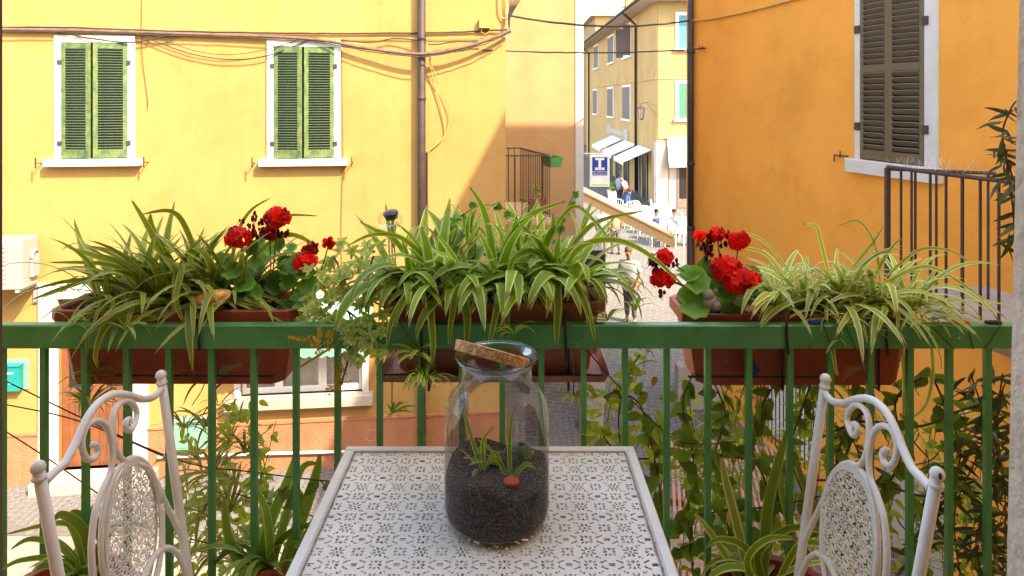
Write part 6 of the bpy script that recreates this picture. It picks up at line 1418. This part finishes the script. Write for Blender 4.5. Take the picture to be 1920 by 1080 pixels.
c12 = plant('young_vine', at(1100,800,1.72), 'short upright vine shoot just behind the far right table corner', 'climber')
for a in (([(1130,840,1.70),(1120,800,1.70),(1100,790,1.70)],VY,.018,.026,.04),([(1215,840,1.72),(1225,800,1.72),(1240,800,1.72)],VY,.018,.025,.038)): vine(c12, *a, r=.0014)
# pot plants on the small balcony
c13 = plant('potted_geranium', (.45, 11.4, 3.52), 'pot plant with green and rusty leaves on the small iron balcony', 'pot plant')
q = MB(); q.lathe([(0,0),(.10,0),(.14,.22),(.15,.24),(.12,.23),(0,.2)], 14); q.build('pot', M['terraold'], c13)
for k in range(90):
    a = rng.uniform(0,6.28); rr = rng.uniform(0,.26); p = Vector((rr*math.cos(a)-.05, rr*math.sin(a)*1.4, rng.uniform(.05,.50)-rr*.4)); inst('leaf', rng.choice(VY+VL+BY[:2]), c13, p, (rng.uniform(-1,1), rng.uniform(-.8,.8), rng.uniform(0,6.28)), rng.uniform(.06,.11))
# crossing wires on the railing
for pts, lb in (([(3,711,1.72),(315,856,1.72),(474,885,1.72),(640,905,1.72)],'upper brown wire slanting down behind the left bars'),([(3,757,1.74),(150,790,1.74),(320,862,1.74)],'middle brown wire slanting down behind the left bars'),([(3,804,1.72),(90,860,1.72),(190,930,1.72)],'lowest brown wire slanting down at the far left bars'),([(355,1010,1.74),(470,1040,1.74)],'short brown wire behind the bars near the table'),([(1095,650,1.70),(1170,735,1.70),(1260,820,1.71),(1320,832,1.72),(1380,828,1.72)],'dark line running down from the middle window box into the vine'),([(440,925,1.74),(560,960,1.74),(640,985,1.74)],'thin twine crossing the strap leaves left of the table')):
    q = MB(); q.tube(spline([at(*p) for p in pts],6), .0017, 5); o = q.build('railing_wire', M['stem']); tag(o, lb, 'wire')
for pts, lb in (([(1586,612,RY-.003),(1605,655,RY-.003),(1628,720,RY-.002)],'black string hanging from the yellow peg'),([(1745,612,RY-.003),(1790,655,RY-.003)],'black string slanting left of the orange peg'),([(1815,612,RY-.003),(1825,655,RY-.003)],'black string below the orange peg'),([(1875,612,RY-.003),(1845,655,RY-.003)],'black string below the black peg'),([(1545,612,RY-.003),(1560,655,RY-.003)],'black string below the blue peg')):
    q = MB(); q.tube([at(*p) for p in pts], .0011, 5); o = q.build('peg_string', M['black']); tag(o, lb, 'string')
# pots on the balcony floor that hold the strap leaved plants
for c, lb in ((c7,'left of the table'),(c8,'at the left end of the railing'),(c9,'right of the table')):
    p = c.location; t = thing('floor_pot', (p.x, p.y-.09, BF+.009), 0, 'terracotta pot on the balcony floor '+lb, 'pot'); hh = .40
    q = MB(); q.lathe([(0,0),(.09,0),(.13,hh-.04),(.145,hh-.04),(.15,hh),(.13,hh),(.12,hh-.05),(0,hh-.05)], 24); q.build('pot_body', M['terra'], t, False)
# plants inside the jar
jp = thing('terrarium_plants', (JX, JY, JZ+.10), 0, 'small spider plantlets, cactus and a tiny red pot growing inside the jar', 'plants')
jl = jp.location
for (px,py,n,l0,l1) in ((957,905,8,.035,.06),(905,885,5,.06,.08),(935,880,4,.06,.09),(890,870,5,.04,.06)):
    d = 1.33 if py > 900 else 1.36; p = at(px,py,d); 
    crown(jp, p, n, BB_sm if n > 6 else BB_up, (l0,l1), jit=(.003,.003,.002))
for pts in ([(905,885,1.35),(890,840,1.35),(875,790,1.35),(868,768,1.35)],[(958,900,1.33),(955,850,1.33),(957,800,1.34),(965,760,1.35)],[(910,890,1.35),(905,830,1.35),(925,800,1.35)],[(945,890,1.33),(930,850,1.33),(915,860,1.33)],[(950,890,1.33),(930,860,1.32),(905,880,1.31)],[(960,900,1.32),(985,870,1.32),(1005,880,1.33)]): hero(jp, pts, .0085, M['leafB'])
q = MB(); q.lathe([(0,-.018),(.010,-.018),(.013,-.001),(.0145,-.001),(.0145,.004),(.012,.004),(0,.0)], 16, Matrix.Translation(at(959,904,1.298)-jl)); q.build('tiny_pot', mat('red tiny pot', (.60,.10,.03), .5), jp, True)
cp = at(978,855,1.37)-jl; q = MB(); nn = 16
vs = []
for i_ in range(9):
    th = math.pi*.5*i_/8
    for k in range(nn*2):
        a = math.pi*k/nn; rr = .021*math.cos(th-.35 if th>.35 else 0)*(1+.10*(k%2)); vs.append((cp.x+rr*math.cos(a), cp.y+rr*math.sin(a), cp.z-.028+.052*math.sin(th)))
q.add(vs, [(i_*32+k, i_*32+(k+1)%32, (i_+1)*32+(k+1)%32, (i_+1)*32+k) for i_ in range(8) for k in range(32)]); q.build('cactus', mat('cactus green', (.10,.17,.08), .7, .3, 60), jp, True)
q = MB()
for k in range(200):
    n = Vector((rng.gauss(0,1), rng.gauss(0,1), abs(rng.gauss(0,1))+.2)).normalized(); p = cp+Vector((n.x*.021, n.y*.021, n.z*.026-.002)); q.tube([p, p+n*.006], .0004, 3, False)
o = q.build('cactus_spines', M['white'], jp); o['kind'] = 'stuff'
q = MB(); q.tube([at(885,905,1.33)-jl, at(893,880,1.335)-jl], [.006,.004], 8); q.build('bulb', M['stone'], jp, True)

# slatted wooden canopy below at right
sc_t = thing('slatted_canopy', (.95, 4.3, 2.35), R(-12), 'brown slatted wooden canopy over the lane seen through the right bars', 'canopy')
me = MB().box(-.0,.022,0,1.9,0,.02).mesh('slat', mat('canopy wood', (.30,.15,.09), .7, .3, 10, .2, 40))
for j in range(24): inst('slat', me, sc_t, (.0+j*.04, 0, 0))
for y in (.1,.95,1.75): MB().box(-.02,.98,y,y+.05,-.05,-.001).build('batten', M['doorwood'], sc_t)
for x in (.0,.9): MB().box(x,x+.06,1.8,1.86,-2.345,-.051).build('post', M['doorwood'], sc_t)
print('objects', len(bpy.data.objects))

# no thing keeps more than 300 leaves of its own: the smallest ones are joined as one part
for root in [o for o in list(bpy.data.objects) if o.parent is None and o.type == 'EMPTY']:
    for kindname in ('leaf', 'floret'):
        lv = [c for c in root.children if c.name.split('.')[0] == kindname]
        if len(lv) <= 290: continue
        lv.sort(key=lambda c: -(c.dimensions.x+c.dimensions.y+c.dimensions.z if c.scale.x == 1 else c.scale.x))
        rest = lv[290:]; bm = bmesh.new(); mats = []; mi = []
        for c in rest:
            me = c.data.copy(); me.transform(Matrix.LocRotScale(c.location, c.rotation_euler, c.scale)); m_ = me.materials[0]
            if m_ not in mats: mats.append(m_)
            k = len(bm.faces); bm.from_mesh(me); bm.faces.ensure_lookup_table()
            for f in bm.faces[k:]: f.material_index = mats.index(m_)
            bpy.data.meshes.remove(me); bpy.data.objects.remove(c)
        out = bpy.data.meshes.new('foliage'); bm.to_mesh(out); bm.free()
        for m_ in mats: out.materials.append(m_)
        o = inst('foliage', out, root); o['kind'] = 'stuff'
